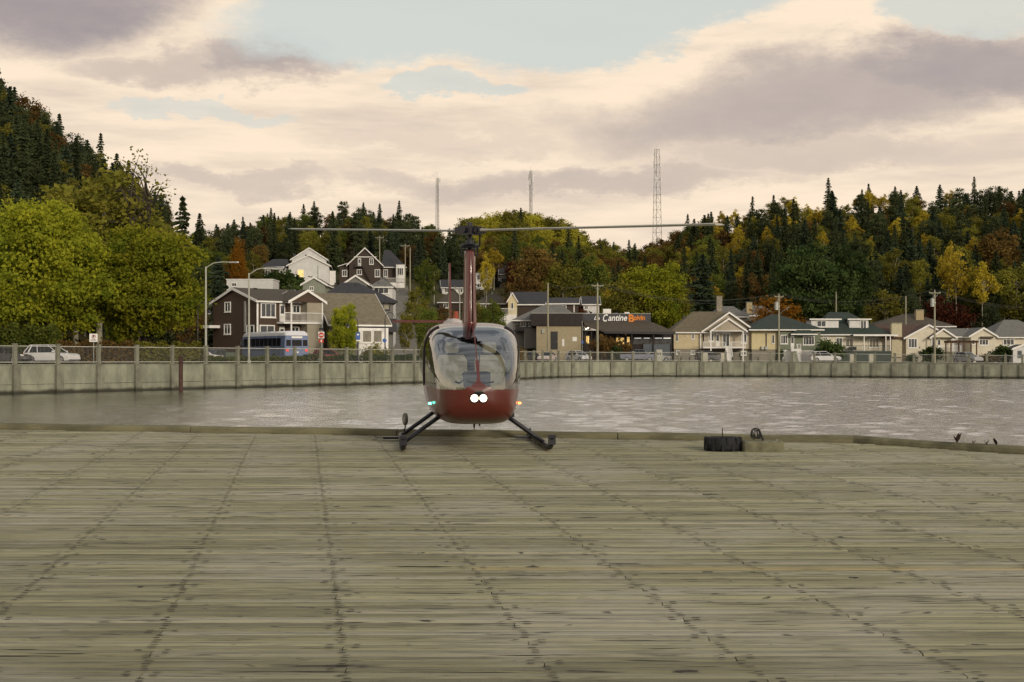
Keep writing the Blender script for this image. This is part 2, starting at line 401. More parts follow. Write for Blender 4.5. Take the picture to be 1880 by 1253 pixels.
wire = MB(); rail_m = mat('pale_rail', (.42, .41, .35), .6, .15, 2)
for i, (p, Y) in enumerate(posts):
    c = WP[i]; d = (WP[min(i+1, len(WP)-1)]-WP[max(i-1, 0)]).normalized(); nn = Vector((d.y, -d.x, 0))   # nn towards the water
    wt, ft = wtop(p), ftop(p)
    m1 = MB(); m1.obox(c, d, nn, -.36, .36, -.1, .34, -.6, wt-.08); m1.build('pilaster', CONC_D, wall)
    m1 = MB(); m1.obox(c, d, nn, -.16, .16, -.12, .14, wt-.05, ft); m1.obox(c, d, nn, -.19, .19, -.15, .17, ft, ft+.05); m1.build('post', CONC_D, fence)
    if i < len(WP)-1:
        e = WP[i+1]; d2 = (e-c); L = d2.length; d2.normalize(); n2 = Vector((d2.y, -d2.x, 0)); w2, f2 = wtop(posts[i+1][0]), ftop(posts[i+1][0])
        zs = float(np.interp(p, [0, 700, 1250], [.75, .7, .45]))
        for z0, z1 in ((-.6, zs), (zs+.035, wt)):
            m1 = MB(); m1.obox(c, d2, n2, .02, L-.02, -.15, .06, z0, z1-(.06 if z1 == wt else 0)); m1.build('panel', CONC, wall)
        m1 = MB(); m1.obox(c, d2, n2, 0, L, -.2, .12, wt-.058, wt); m1.build('coping', CONC, wall)
        for fr in (.10, .90):
            za, zb = wt+(ft-wt)*fr, w2+(f2-w2)*fr
            m1 = MB(); m1.tube(c+d2*.165+Vector((0,0,za)), e-d2*.165+Vector((0,0,zb)), .035, .035, 6); m1.build('rail', rail_m, fence)
        nb = int(L/.13)
        for q in range(1, nb):
            a = c+d2*(L*q/nb); za, zb = wt+(ft-wt)*.1, wt+(ft-wt)*.9
            wire.add([a-d2*.006+Vector((0,0,za)), a+d2*.006+Vector((0,0,za)), a+d2*.006+Vector((0,0,zb)), a-d2*.006+Vector((0,0,zb))], [(0,1,2,3)])
tag(wire.build('wire_mesh', STEEL, fence), 'fine upright wires of the fence panels', kind='stuff')
# steel pile beside the wall
pc = Vector((PX(332, 119), 119, 0))
t = thing('mooring_pile', pc+Vector((0,0,-.8)), 'rusty dark red steel pile standing in the water against the sea wall', 'pile')
rust = mat('rusty_steel', (.055, .028, .02), .85, .45, 2, .4)
m1 = MB(); m1.tube(pc+Vector((0,0,-.8)), pc+Vector((0,0,3.0)), .19, .19, 14); m1.build('shaft', rust, t, smooth=False)
m1 = MB(); m1.tube(pc+Vector((0,0,3.0)), pc+Vector((0,0,3.06)), .22, .2, 14); m1.build('cap', rust, t)
# ---- ground: quay flat and hills, one sheet
T_px = [-900, -300, 0, 120, 290, 380, 510, 680, 830, 950, 1080, 1150, 1230, 1300, 1440, 1640, 1880, 2300]
T_yb = [150, 150, 158, 165, 190, 200, 205, 212, 215, 222, 235, 262, 268, 268, 266, 262, 258, 250]
T_yr = [240, 240, 245, 250, 300, 420, 420, 420, 425, 430, 440, 440, 430, 405, 400, 395, 395, 395]
T_zr = [58, 54, 43, 34, 27, 32, 36, 39, 31, 38, 31, 30, 31, 35, 39, 42, 41, 42]
def ground(x, y):
    px = CX+FPX*x/max(y, 60)
    yb, yr, zr = (float(np.interp(px, T_px, t)) for t in (T_yb, T_yr, T_zr))
    s = (y-yb)/(yr-yb)
    if s <= 0: return wtop(px)-.02
    s2 = s if s < 1 else 1+.12*(1-math.exp(-(s-1)))
    e = max(0, min(1, s*5)); 
    return 2.4+(zr-2.4)*s2*(.75+.25*e) + .5*math.sin(x*.11)*math.sin(y*.09)*e
def on_ground(px, py, y0=150, y1=520):
    Y = y0
    while Y < y1:
        g = ground(PX(px, Y), Y)
        if HY-(g-EYE)/Y*FPX <= py: return Y, g
        Y += 1.0
    return y1, ground(PX(px, y1), y1)
gm = MB(); pxs = [CX+FPX*math.tan(R(a)) for a in np.linspace(-33, 33, 111)]
wx = [p for p, _ in posts]; wy = [Y for _, Y in posts]
rowsY = []
vs, fs = [], []
NB = 60
for p in pxs:
    ys = float(np.interp(p, wx, wy))+.1
    for k in range(NB):
        Y = ys+(640-ys)*(k/(NB-1))**1.35
        x = PX(p, Y); vs.append((x, Y, ground(x, Y)))
for i in range(len(pxs)-1):
    for k in range(NB-1): fs.append((i*NB+k, (i+1)*NB+k, (i+1)*NB+k+1, i*NB+k+1))
gm.add(vs, fs)
def ground_mat():
    m = bpy.data.materials.new('grass_and_forest_floor'); m.use_nodes = True; n = m.node_tree; b = n.nodes['Principled BSDF']
    g = n.nodes.new('ShaderNodeNewGeometry'); sp = n.nodes.new('ShaderNodeSeparateXYZ'); n.links.new(g.outputs['Position'], sp.inputs[0])
    c = coords(n, 'Object'); f = noise(n, c, .15, 6, .6); f2 = noise(n, c, 2.0, 5, .6)
    low = mixc(n, f.smooth(.35, .6), (.05, .052, .02), (.085, .075, .03))
    col = mixc(n, f2*.6, low, (.035, .028, .015))
    n.links.new(col.k, b.inputs['Base Color']); b.inputs['Roughness'].default_value = .95; b.inputs['Specular IOR Level'].default_value = .1
    bp = n.nodes.new('ShaderNodeBump'); bp.inputs['Strength'].default_value = .8; n.links.new(f2.k, bp.inputs['Height']); n.links.new(bp.outputs[0], b.inputs['Normal'])
    return m
go = gm.build('hillside_ground', ground_mat(), smooth=True); tag(go, 'grassy quay and wooded hillsides behind the harbour', kind='structure')
far = MB(); far.add([(-3000, 600, 30), (3000, 600, 30), (3000, 4000, 30), (-3000, 4000, 30)], [(0,1,2,3)])
tag(far.build('plateau_ground', MATS.get('x') or go.data.materials[0]), 'flat wooded land beyond the ridge', kind='structure')
# quay road behind the wall
vs, fs = [], []
for i, (p, Y) in enumerate(posts):
    for q, dd in enumerate((2.6, 10.5)):
        yy = Y+dd; vs.append((PX(p, yy), yy, wtop(p)+.006))
for i in range(len(posts)-1): fs.append((2*i, 2*i+2, 2*i+3, 2*i+1))
m1 = MB(); m1.add(vs, fs); tag(m1.build('quay_road', ASPH), 'asphalt road along the quay', kind='structure')
# street climbing the hill beside the brown house
m1 = MB(); vs = []; fs = []
for k in range(24):
    q = k/23; cxp = 738+(727-738)*q; Y = 218+(312-218)*q; hw = 2.7
    x = PX(cxp, Y)
    for s in (-1, 1): vs.append((x+s*hw, Y, max(ground(x-hw, Y), ground(x+hw, Y), ground(x, Y))+.12))
    if k: fs.append((2*k-2, 2*k-1, 2*k+1, 2*k))
m1.add(vs, fs); tag(m1.build('hill_street', mat('worn_asphalt', (.16, .145, .12), .9, .2, .5, .3)), 'pale worn street climbing the hill between houses', kind='structure')
# ================================================================ HELICOPTER
HL = DECK(-.68, 21.9)
heli = thing('helicopter', HL, 'dark red light helicopter with lit landing lamps standing on the deck', 'helicopter')
heli.rotation_euler = (math.atan(SL), 0, R(5.3))
RED = bpy.data.materials.new('dark_red_paint'); RED.use_nodes = True
_n = RED.node_tree; _b = _n.nodes['Principled BSDF']; _f = noise(_n, coords(_n), 3.0, 4)
_n.links.new(mixc(_n, _f, (.085, .013, .008), (.115, .019, .011)).k, _b.inputs['Base Color']); _b.inputs['Roughness'].default_value = .32
_b.inputs['Coat Weight'].default_value = .5; _b.inputs['Coat Roughness'].default_value = .06
BUB = bpy.data.materials.new('canopy_glass'); BUB.use_nodes = True; _n = BUB.node_tree; _n.nodes.clear()
_t = _n.nodes.new('ShaderNodeBsdfTransparent'); _g = _n.nodes.new('ShaderNodeBsdfGlossy'); _fr = _n.nodes.new('ShaderNodeLayerWeight'); _mx = _n.nodes.new('ShaderNodeMixShader'); _o = _n.nodes.new('ShaderNodeOutputMaterial')
_ns = noise(_n, coords(_n), 2.0, 3)
_n.links.new(mixc(_n, _ns, (.74, .77, .75), (.80, .82, .79)).k, _t.inputs[0]); _g.inputs['Roughness'].default_value = .015; _g.inputs['Color'].default_value = (.95, .95, .95, 1)
_n.links.new((S(_n, _fr.outputs['Facing']).m('POWER', 3.0)*.75 + .17).cl().k, _mx.inputs[0]); _n.links.new(_t.outputs[0], _mx.inputs[1]); _n.links.new(_g.outputs[0], _mx.inputs[2]); _n.links.new(_mx.outputs[0], _o.inputs[0])
ST = [(-2.14,.80,.92,.07),(-2.12,.70,.99,.22),(-2.06,.60,1.08,.37),(-1.94,.50,1.21,.50),(-1.76,.44,1.36,.585),(-1.5,.40,1.53,.645),(-1.1,.385,1.73,.70),(-.7,.38,1.86,.735),(-.2,.38,1.925,.75),(.3,.38,1.94,.75),(.7,.39,1.91,.715),(1.05,.46,1.85,.62),(1.4,.70,1.76,.46),(1.75,1.02,1.68,.30),(2.1,1.32,1.72,.19),(2.6,1.44,1.75,.155),(6.9,1.95,2.11,.075)]
sy = np.array([s[0] for s in ST])
def cubic(xs, ys, x):
    i = min(max(int(np.searchsorted(xs, x))-1, 0), len(xs)-2); h = xs[i+1]-xs[i]; t = (x-xs[i])/h
    def sl(j):
        if j <= 0 or j >= len(xs)-1: return 0 if j else (ys[1]-ys[0])/(xs[1]-xs[0])
        a, b = (ys[j]-ys[j-1])/(xs[j]-xs[j-1]), (ys[j+1]-ys[j])/(xs[j+1]-xs[j])
        return 0 if a*b <= 0 else 2*a*b/(a+b)
    m0, m1 = sl(i)*h, sl(i+1)*h
    return (2*t**3-3*t*t+1)*ys[i]+(t**3-2*t*t+t)*m0+(-2*t**3+3*t*t)*ys[i+1]+(t**3-t*t)*m1
def body_pt(y, th):
    zb, zt, hw = (cubic(sy, [s[k] for s in ST], y) for k in (1, 2, 3))
    c, s = math.cos(th), math.sin(th); r = (abs(c)**4.4+abs(s)**4.4)**(-1/4.4); zc, hz = (zb+zt)/2, (zt-zb)/2
    x, z = hw*r*c, zc+hz*r*s
    x *= 1-.09*max(0, min(1, (1.0-z)/.6))          # belly a little narrower than the doors
    return (x, y, z)
ys_ = list(np.linspace(-2.14, -1.94, 22))+list(np.linspace(-1.93, -.3, 90))+list(np.linspace(-.28, 1.1, 60))+list(np.linspace(1.15, 2.6, 16))+list(np.linspace(2.9, 6.9, 9))
NT = 200
def belt(x, y): return .955-.03*min(1, abs(x)/.6)+.05*max(0, min(1, (y+2.1)/1.8))
grid = [[body_pt(y, 2*math.pi*(j+.5)/NT-math.pi/2) for j in range(NT)] for y in ys_]
parts = {k: MB() for k in ('shell', 'wl', 'wr', 'dl', 'dr', 'tail')}
idx = {k: {} for k in parts}
def vid(k, i, j):
    if (i, j) not in idx[k]:
        idx[k][(i, j)] = len(parts[k].v); parts[k].v.append(grid[i][j])
    return idx[k][(i, j)]
for i in range(len(ys_)-1):
    for j in range(NT):
        q = [(i+1, j), (i+1, (j+1) % NT), (i, (j+1) % NT), (i, j)]
        x, y, z = (sum(grid[a][b][c] for a, b in q)/4 for c in range(3))
        k = 'shell' if y < 1.75 else 'tail'
        top = cubic(sy, [s[2] for s in ST], y)
        if z > belt(x, y) and y < -.50 - .12*max(0, (z-1.5)):
            strip = .017+.010*max(0, 1-(z-1.0)/.4)
            tri = z < 1.06 and abs(x) < .02+(1.06-z)*1.35 and y < -1.6
            side = abs(x) > .0 and y > -.62 and z > top-.03
            if abs(x) > strip and not tri and not side: k = 'wr' if x > 0 else 'wl'
        elif -.36 < y < .52 and 1.06 < z < 1.70 and abs(x) > .5:
            k = 'dr' if x > 0 else 'dl'
        elif .66 < y < 1.1 and 1.12 < z < 1.62 and abs(x) > .4: k = 'dr' if x > 0 else 'dl'
        parts[k].f.append(tuple(vid(k, a, b) for a, b in q))
shell = parts['shell'].build('fuselage', RED, heli, smooth=True, world=False)
parts['tail'].build('tail_cone', RED, heli, smooth=True, world=False)
wl = parts['wl'].build('windshield', BUB, heli, smooth=True, world=False); parts['wr'].build('windshield', BUB, heli, smooth=True, world=False)
parts['dl'].build('door_window', BUB, heli, smooth=True, world=False); parts['dr'].build('door_window', BUB, heli, smooth=True, world=False)
hb = lambda: MB()
def hp(m, name, mt, par=heli, smooth=False, fix=False): return m.build(name, mt, par, smooth, world=False, fix=fix)
blk = mat('gear_black', (.012, .012, .018), .4, .3, 3)
# canopy bow between windshield and door, door bulge frames
for s in (-1, 1):
    m = MB(); pts = []
    for th in np.linspace(-.25, .95, 14):
        p = Vector(body_pt(-.46, th)); pts.append(Vector((s*(p.x+.006), p.y-.10*max(0, p.z-1.5), p.z+.004)))
    m.path(pts, .018, 6); hp(m, 'door_frame', mat('frame_black', (.02, .018, .018), .4, .2, 3))
    m = MB(); rings = []
    for a in np.linspace(0, 2*math.pi, 25)[:-1]:
        yy, zz = .08+.43*math.cos(a), 1.36+.33*math.sin(a)
        rings.append((yy, zz))
    cen = []
    for rr in (1.0, .8, .5, .2, .01):
        ring = []
        for yy, zz in rings:
            y2, z2 = .08+(yy-.08)*rr, 1.36+(zz-1.36)*rr
            zb, zt, hw = (cubic(sy, [q[k] for q in ST], y2) for k in (1, 2, 3))
            sn = max(-1, min(1, (z2-(zb+zt)/2)/((zt-zb)/2))); c = (1-abs(sn)**4.4)**(1/4.4)
            ring.append((s*(hw*c+.004+.055*(1-rr**2)), y2, z2))
        cen.append(ring)
    m.loft(cen, cap=False); hp(m, 'bulged_window', BUB, smooth=True)
# landing lamps in the nose
LAMP = emit('landing_lamp', (1.0, .90, .62), 5.0)
for s in (-1, 1):
    m = MB(); c = Vector((s*.064, -2.118, .815)); m.tube(c+Vector((0, .05, 0)), c+Vector((0, -.035, 0)), .068, .068, 20)
    l = hp(m, 'landing_lamp', blk, smooth=False)
    m = MB(); m.tube(c+Vector((0, -.03, 0)), c+Vector((0, -.04, 0)), .058, .05, 20); hp(m, 'lens', LAMP, l)
m = MB(); m.prism([(-.10, -2.10, .905), (.10, -2.10, .905), (.07, -2.06, .985), (-.07, -2.06, .985)], (0, -.035, 0)); hp(m, 'vent_grille', mat('vent_grey', (.10, .10, .085), .7, .3, 8), shell, fix=True)
for s, colr in ((-1, (.15, 1, .65)), (1, (1, .22, .04))):
    m = MB(); m.tube((s*.66, -1.25, .70), (s*.705, -1.25, .70), .02, .012, 10); hp(m, 'navigation_light', emit('nav_%s' % ('green' if s < 0 else 'red'), colr, 6.0))
for x in (-.42, -.22, .22, .42):
    yy = -2.0+abs(x)*.25; m = MB(); m.ring((x, -1.985+x*x*.55, .93), (0, 1, .35), .03, .006, 14, 5); hp(m, 'air_vent', STEEL, shell)
# mast fairing, rotor
m = MB(); rings = []
for z, hw, hl in ((1.86, .125, .34), (1.95, .118, .30), (2.3, .106, .25), (2.7, .096, .215), (3.06, .088, .19), (3.09, .075, .17)):
    ring = []
    for q in range(28):
        t = 2*math.pi*q/28; ring.append((hw*math.copysign(abs(math.cos(t))**.8, math.cos(t)), .06+hl*math.sin(t), z))
    rings.append(ring)
m.loft(rings); mast = hp(m, 'mast_fairing', RED, smooth=True)
for s in (-1, 1):
    m = MB(); m.loft([[(s*.05-.006, -.31+zz*.0, z0), (s*.05+.006, -.31, z0), (s*.05+.006, -.24, z0), (s*.05-.006, -.24, z0)] for z0, zz in ((1.96, 0),)]+[[(s*.035-.006, -.135, 3.05), (s*.035+.006, -.135, 3.05), (s*.035+.006, -.08, 3.05), (s*.035-.006, -.08, 3.05)]]); hp(m, 'fairing_seam', RED, mast)
m = MB(); m.tube((0, .06, 3.05), (0, .06, 3.44), .036, .036, 14); hp(m, 'rotor_shaft', blk, smooth=False)
m = MB(); m.tube((0, .06, 3.13), (0, .06, 3.155), .15, .165, 20); m.tube((0, .06, 3.17), (0, .06, 3.20), .165, .12, 20); m.tube((0, .06, 3.2), (0, .06, 3.26), .07, .06, 14)
for a in range(4):
    t = a*math.pi/2+.5; m.tube((.15*math.cos(t), .06+.15*math.sin(t), 3.0), (.15*math.cos(t), .06+.15*math.sin(t), 3.17), .011, .011, 6)
hp(m, 'swashplate', blk)
yaw = R(5.3)
BD = Vector((3.53, -3.80, -.27)); BD = Matrix.Rotation(-yaw, 3, 'Z') @ BD; BD.normalize()
CH = Vector((-BD.y, BD.x, 0)).normalized(); UP = BD.cross(CH).normalized(); HC = Vector((0, .06, 3.42))
if UP.z < 0: UP = -UP
m = MB()
for a, b, wd, ht in ((-.30, .30, .06, .05), (-.17, .17, .10, .07)):
    m.add([HC+BD*u+CH*c+UP*h for h in (-ht, ht) for u, c in ((a, -wd), (b, -wd), (b, wd), (a, wd))], [(0,3,2,1),(4,5,6,7),(0,1,5,4),(1,2,6,5),(2,3,7,6),(3,0,4,7)])
m.tube(HC-CH*.14, HC+CH*.14, .045, .045, 12); m.tube(HC+UP*.02, HC+UP*.13, .05, .04, 12)
for s in (-1, 1):
    m.tube(HC+BD*s*.14+CH*.1+UP*.02, HC+BD*s*.14+CH*.1-UP*.25, .014, .014, 6); m.tube(HC+BD*s*.22-CH*.08, HC+BD*s*.22+CH*.13, .04, .04, 10)
hp(m, 'rotor_hub', blk, fix=True)
blade_m = mat('blade_grey', (.40, .39, .33), .45, .1, 1.5)
for s in (-1, 1):
    m = MB(); rings = []
    for u, ch in ((.28, .05), (.5, .07), (.75, .125), (5.0, .125), (5.09, .11)):
        c = HC+BD*(s*u)+UP*(u*u*.002)
        rings.append([c+CH*(s*ch*a)+UP*b*(.020 if u > .3 else .03) for a, b in ((-1, .15), (-.9, .8), (-.5, 1), (.2, .6), (1, 0), (.2, -.5), (-.5, -.75), (-.9, -.6))])
    m.loft(rings); hp(m, 'rotor_blade', blade_m, smooth=False, fix=True)
# tail: fin, stabiliser, tail rotor, beacon
m = MB(); m.loft([[(-.018, 6.45+a, z) if q in (0, 3) else (.018, 6.45+a, z) for q, a in ((0, b0), (1, b0), (2, b1), (3, b1))] for z, b0, b1 in ((2.02, 0, .55), (3.27, .42, .72))]); hp(m, 'tail_fin', RED, fix=True)
m = MB(); m.loft([[(-.016, 6.45+a, z) if q in (0, 3) else (.016, 6.45+a, z) for q, a in ((0, b0), (1, b0), (2, b1), (3, b1))] for z, b0, b1 in ((1.97, 0, .5), (1.56, .3, .55))]); hp(m, 'lower_fin', RED, fix=True)
m = MB(); m.loft([[(x, 6.35, 2.01), (x, 6.38, 2.055), (x, 6.75, 2.04), (x, 6.75, 2.02)] for x in (-1.2, .06)]); hp(m, 'stabiliser', RED, fix=True)
m = MB(); m.tube((.05, 6.85, 2.03), (.22, 6.85, 2.03), .03, .03, 10); m.loft([[(.2, 6.85+a, 2.03+z) for a in (-.06, .06)]+[(.215, 6.85+a, 2.03+z) for a in (.06, -.06)] for z in (-.72, .72)]); hp(m, 'tail_rotor', blade_m, fix=True)
m = MB(); rings = [[(.20*math.cos(t)-.20, .9+yy, 1.86+hz*max(0, math.sin(t))) for t in np.linspace(0, math.pi, 9)] for yy, hz in ((0, .02), (.15, .16), (.6, .16), (1.0, .02))]
m.loft(rings); hp(m, 'engine_intake', mat('sunlit_cowl_paint', (.55, .5, .46), .4, .1, 2), smooth=True, fix=True)  # sunlight on the cowling is painted in as a pale colour
m = MB(); m.tube((-.16, 1.2, 2.0), (-.16, 1.2, 2.14), .05, .035, 12); hp(m, 'beacon', mat('beacon_red', (.30, .05, .02), .3, .1, 4))
# skids
for s in (-1, 1):
    m = MB(); pts = [Vector((s*1.09, 1.15, .055)), Vector((s*1.09, -1.55, .055)), Vector((s*1.09, -1.75, .075)), Vector((s*1.09, -1.9, .14)), Vector((s*1.085, -1.97, .24))]
    m.path(pts, .045, 10); sk = hp(m, 'skid', blk, smooth=False)
    m = MB(); m.box((s*1.09-.055, -1.99, .12), (s*1.09+.055, -1.955, .27)); hp(m, 'toe_cap', blk, sk)
    for yy in (-.95, .70):
        m = MB(); a, b = Vector((s*.50, yy, .50)), Vector((s*1.09, yy+(.0), .08)); rings = []
        for q in np.linspace(0, 1, 5):
            c = a.lerp(b, q); hw = .055-.008*q; rings.append([c+Vector((0, hw*math.cos(t), 0))+Vector((.55, 0, .83*s)).normalized()*.034*math.sin(t) for t in [i*math.pi/5 for i in range(10)]])
        m.loft(rings); hp(m, 'strut', blk, smooth=True, fix=True)
    m = MB(); m.box((s*1.09-.30, .55, .03), (s*1.09+.02, .66, .065)); m.tube((s*1.09-.05*s, .6, .06), (s*1.09-.05*s, .6, .2), .014, .014, 6); hp(m, 'wheel_bracket', blk, sk)
m = MB(); wc = Vector((-1.02, 1.0, .33)); m.ring(wc, (1, .25, 0), .075, .032, 22, 8); wh = hp(m, 'ground_wheel', mat('wheel_grey', (.16, .15, .12), .7, .2, 4), smooth=True)
m = MB(); m.tube(wc-Vector((.02, .005, 0)), wc+Vector((.02, .005, 0)), .06, .06, 16); m.tube(wc, wc+Vector((0, 0, -.26)), .014, .014, 6); hp(m, 'hub', STEEL, wh)
# belly antennas
m = MB(); m.box((-.16, -.9, .36), (.12, -.6, .385)); m.tube((.02, -.8, .37), (.02, -.8, .27), .022, .006, 8); m.tube((.11, -.7, .37), (.11, -.7, .32), .01, .014, 8); hp(m, 'belly_antenna', blk)
# cabin
seat_m = mat('seat_leather', (.36, .33, .25), .6, .15, 4); dk = mat('cabin_dark', (.02, .022, .026), .7, .3, 4)
m = MB(); m.box((-.58, -1.5, .50), (.58, .9, .56)); m.box((-.62, .62, .5), (.62, .68, 1.75)); hp(m, 'cabin_floor', dk, shell)
for s in (-1, 1):
    m = MB(); x = s*.30
    def cushion(m, x0, x1, y0, y1, z0, z1, tilt=0, r=.06):
        rings = []
        for q, k in ((0, .8), (.15, 1), (.85, 1), (1, .8)):
            z = z0+(z1-z0)*q; cx2, cy2 = (x0+x1)/2, (y0+y1)/2+tilt*q; hx, hy = (x1-x0)/2*k, (y1-y0)/2*k
            rings.append([(cx2+hx*a, cy2+hy*b, z) for a, b in ((-1, -.7), (-.8, -1), (.8, -1), (1, -.7), (1, .7), (.8, 1), (-.8, 1), (-1, .7))])
        m.loft(rings)
    cushion(m, x-.24, x+.24, -.85, -.30, .56, .82); cushion(m, x-.24, x+.24, -.42, -.26, .80, 1.42, .12); cushion(m, x-.11, x+.11, -.25, -.15, 1.45, 1.62, .03)
    hp(m, 'front_seat', seat_m, shell, fix=True)
    m = MB(); m.path([Vector((x*.55, -1.12, 1.05)), Vector((x*.75, -1.1, 1.0)), Vector((x, -1.08, 1.02))], .014, 6); hp(m, 'control_grip', blk, shell)
m = MB(); m.loft([[(-.20, -1.72, z) if q == 0 else (.20, -1.72, z) if q == 1 else (.17, -1.35, z) if q == 2 else (-.17, -1.35, z) for q in range(4)] for z in (.56, 1.0)]+[[(-.21, -1.62, 1.17), (.21, -1.62, 1.17), (.17, -1.42, 1.19), (-.17, -1.42, 1.19)]]); hp(m, 'instrument_panel', dk, shell, fix=True)
m = MB(); m.tube((0, -1.05, .56), (0, -1.15, 1.0), .015, .015, 6); hp(m, 'cyclic_stick', blk, shell)
m = MB(); m.path([Vector((0, -.95, 1.62)), Vector((.1, -.9, 1.5)), Vector((.08, -.85, 1.15))], .012, 6); m.box((-.09, -.75, 1.70), (.09, -.45, 1.78)); hp(m, 'overhead_console', blk, shell)
# ================================================================ THINGS ON THE DECK
tc_ = DECK(PX(1330, 20.3), 20.45, 0)
t = thing('tractor_tyre', tc_, 'black heavy tread tyre lying flat on the deck by the kerb', 'tyre')
m = MB(); prof = [(.15, .02), (.24, .0), (.262, .04), (.268, .10), (.262, .16), (.24, .205), (.16, .19), (.145, .10)]
m.loft([[(a*math.cos(th), a*math.sin(th), b) for a, b in prof] for th in np.linspace(0, 2*math.pi, 37)], cap=False)
carc = hp(m, 'carcass', RUBBER, t, smooth=True, fix=True)
for k in range(22):
    th = 2*math.pi*k/22; m = MB(); U = Vector((-math.sin(th), math.cos(th), 0)); N = Vector((math.cos(th), math.sin(th), 0))
    o_ = .035*(1 if k % 2 else -1)
    m.obox(Vector((0, 0, 0)), U, N, -.019, .019, .245, .283, .105 if k % 2 else .0, .205 if k % 2 else .10); hp(m, 'tread_lug', RUBBER, t)
m = MB(); m.tube((.0, .05, .0), (.0, .05, .33), .011, .007, 8); hp(m, 'rod', mat('iron_rod', (.02, .015, .012), .7, .3, 5), t)
bc = DECK(PX(1400, 20.3), 20.35, 0)
t = thing('concrete_block', bc, 'mossy concrete block with rounded top edges beside the tyre', 'block')
m = MB(); rings = []
for z, k in ((0, 1), (.05, 1), (.10, .985), (.135, .95), (.155, .88)):
    rings.append([(.31*k*a, .18*k*b, z) for a, b in ((-1, -.8), (-.93, -1), (.93, -1), (1, -.8), (1, .8), (.93, 1), (-.93, 1), (-1, .8))])
m.loft(rings); hp(m, 'block', mat('mossy_concrete', (.15, .142, .088), .9, .35, 5, .6), t, fix=True)
m = MB(); m.ring((.22, -.02, .15), (1, 0, 0), .03, .006, 14, 5); hp(m, 'lifting_loop', STEEL, t)
rr = random.Random(3)
m = MB()
for k in range(9):
    R0 = rr.uniform(.055, .085); ax = Vector((rr.uniform(.2, .9), rr.uniform(-1, -.3), rr.uniform(-.3, .5))).normalized(); a = ax.orthogonal().normalized(); b = ax.cross(a)
    c = Vector((rr.uniform(-.05, .05), rr.uniform(-.03, .03), .085+rr.uniform(0, .03)))
    m.path([c+(a*math.cos(q)*R0+b*math.sin(q)*R0*1.05) for q in np.linspace(0, 6.6, 20)], .0055, 5)
m.path([Vector((.03, 0, .17)), Vector((.06, -.01, .1)), Vector((.1, -.02, .0))], .016, 6)
low = min(v[2] for v in m.v); m.v = [(x, y, z-low) for x, y, z in m.v]
o = m.build('cable_coil', mat('cable_black', (.022, .022, .024), .45, .3, 6)); o.location = DECK(PX(1390, 20.3), 20.35, .154); tag(o, 'tangled coil of thin black cable on the concrete block', 'cable')
weed_m = mat('dry_weed', (.035, .018, .012), .9, .4, 8)
for (px, hh, n_, lab) in ((1757, .19, 7, 'tallest dry brown weed tuft on the kerb'), (1787, .07, 4, 'smallest dry brown weed tuft on the kerb'), (1811, .10, 6, 'low spreading dry weed tuft on the kerb'), (1829, .13, 7, 'bent dry brown weed tuft at the end of the row on the kerb')):
    yy = 20.9-(px-1757)*.0085; xx = PX(px, yy)
    m = MB()
    for k in range(n_):
        a = rr.uniform(0, 6.28); t_ = Vector((math.cos(a)*.4, math.sin(a)*.4, 1)).normalized(); L = hh*rr.uniform(.6, 1); sd_ = Vector((-math.sin(a), math.cos(a), 0))
        m.add([Vector((0, 0, 0)), t_*L*.45+sd_*L*.2, t_*L+Vector((math.cos(a)*.02, 0, 0)), t_*L*.55-sd_*L*.2, t_*L*.5+Vector((0, 0, .01))], [(0, 1, 4), (1, 2, 4), (2, 3, 4), (3, 0, 4)])
    o = m.build('weed_tuft', weed_m); o.location = DECK(xx, 0, 0)+Vector((0, 0, 0)); 
    ye = None
    for (x0, y0), (x1, y1) in zip(EDGE, EDGE[1:]):
        if x0 <= xx <= x1: ye = y0+(y1-y0)*(xx-x0)/(x1-x0)
    o.location = DECK(PX(px, ye), ye, .105); tag(o, lab, 'weed', 'dry weeds on the kerb')
# ================================================================ TREES
def quads(name, cen, size, rg, matl, tint, flat=None, aspect=1.0, axis=None):
    n = len(cen); a = rg.normal(size=(n, 3))
    if axis is not None: a = axis+rg.normal(size=(n, 3))*.35
    a /= np.linalg.norm(a, axis=1)[:, None]
    b = rg.normal(size=(n, 3))
    if flat is not None: b[:, 2] *= flat
    b -= a*(a*b).sum(1)[:, None]; b /= np.linalg.norm(b, axis=1)[:, None]+1e-9
    s = (size*rg.uniform(.6, 1.25, n))[:, None]
    v = np.stack([cen-a*s-b*s*aspect*.35, cen-a*s*.1-b*s*aspect*.75, cen+a*s, cen+a*s*.1+b*s*aspect*.75], 1).reshape(-1, 3)
    me = bpy.data.meshes.new(name); me.vertices.add(4*n); me.vertices.foreach_set('co', v.astype(np.float32).ravel())
    me.loops.add(4*n); me.loops.foreach_set('vertex_index', np.arange(4*n, dtype=np.int32))
    me.polygons.add(n); me.polygons.foreach_set('loop_start', np.arange(0, 4*n, 4, dtype=np.int32))
    me.update(calc_edges=True); me.materials.append(matl)
    at = me.attributes.new('tint', 'FLOAT', 'POINT'); at.data.foreach_set('value', np.repeat(tint, 4).astype(np.float32))
    return me
def bark(name, rgb): return mat(name, rgb, .9, .3, 2, .5, stretch=(3, 3, .6))
BARK = bark('bark_grey_brown', (.05, .04, .03)); BIRCH = bark('pale_aspen_bark', (.30, .27, .20)); DBARK = bark('dark_bark', (.028, .022, .017))
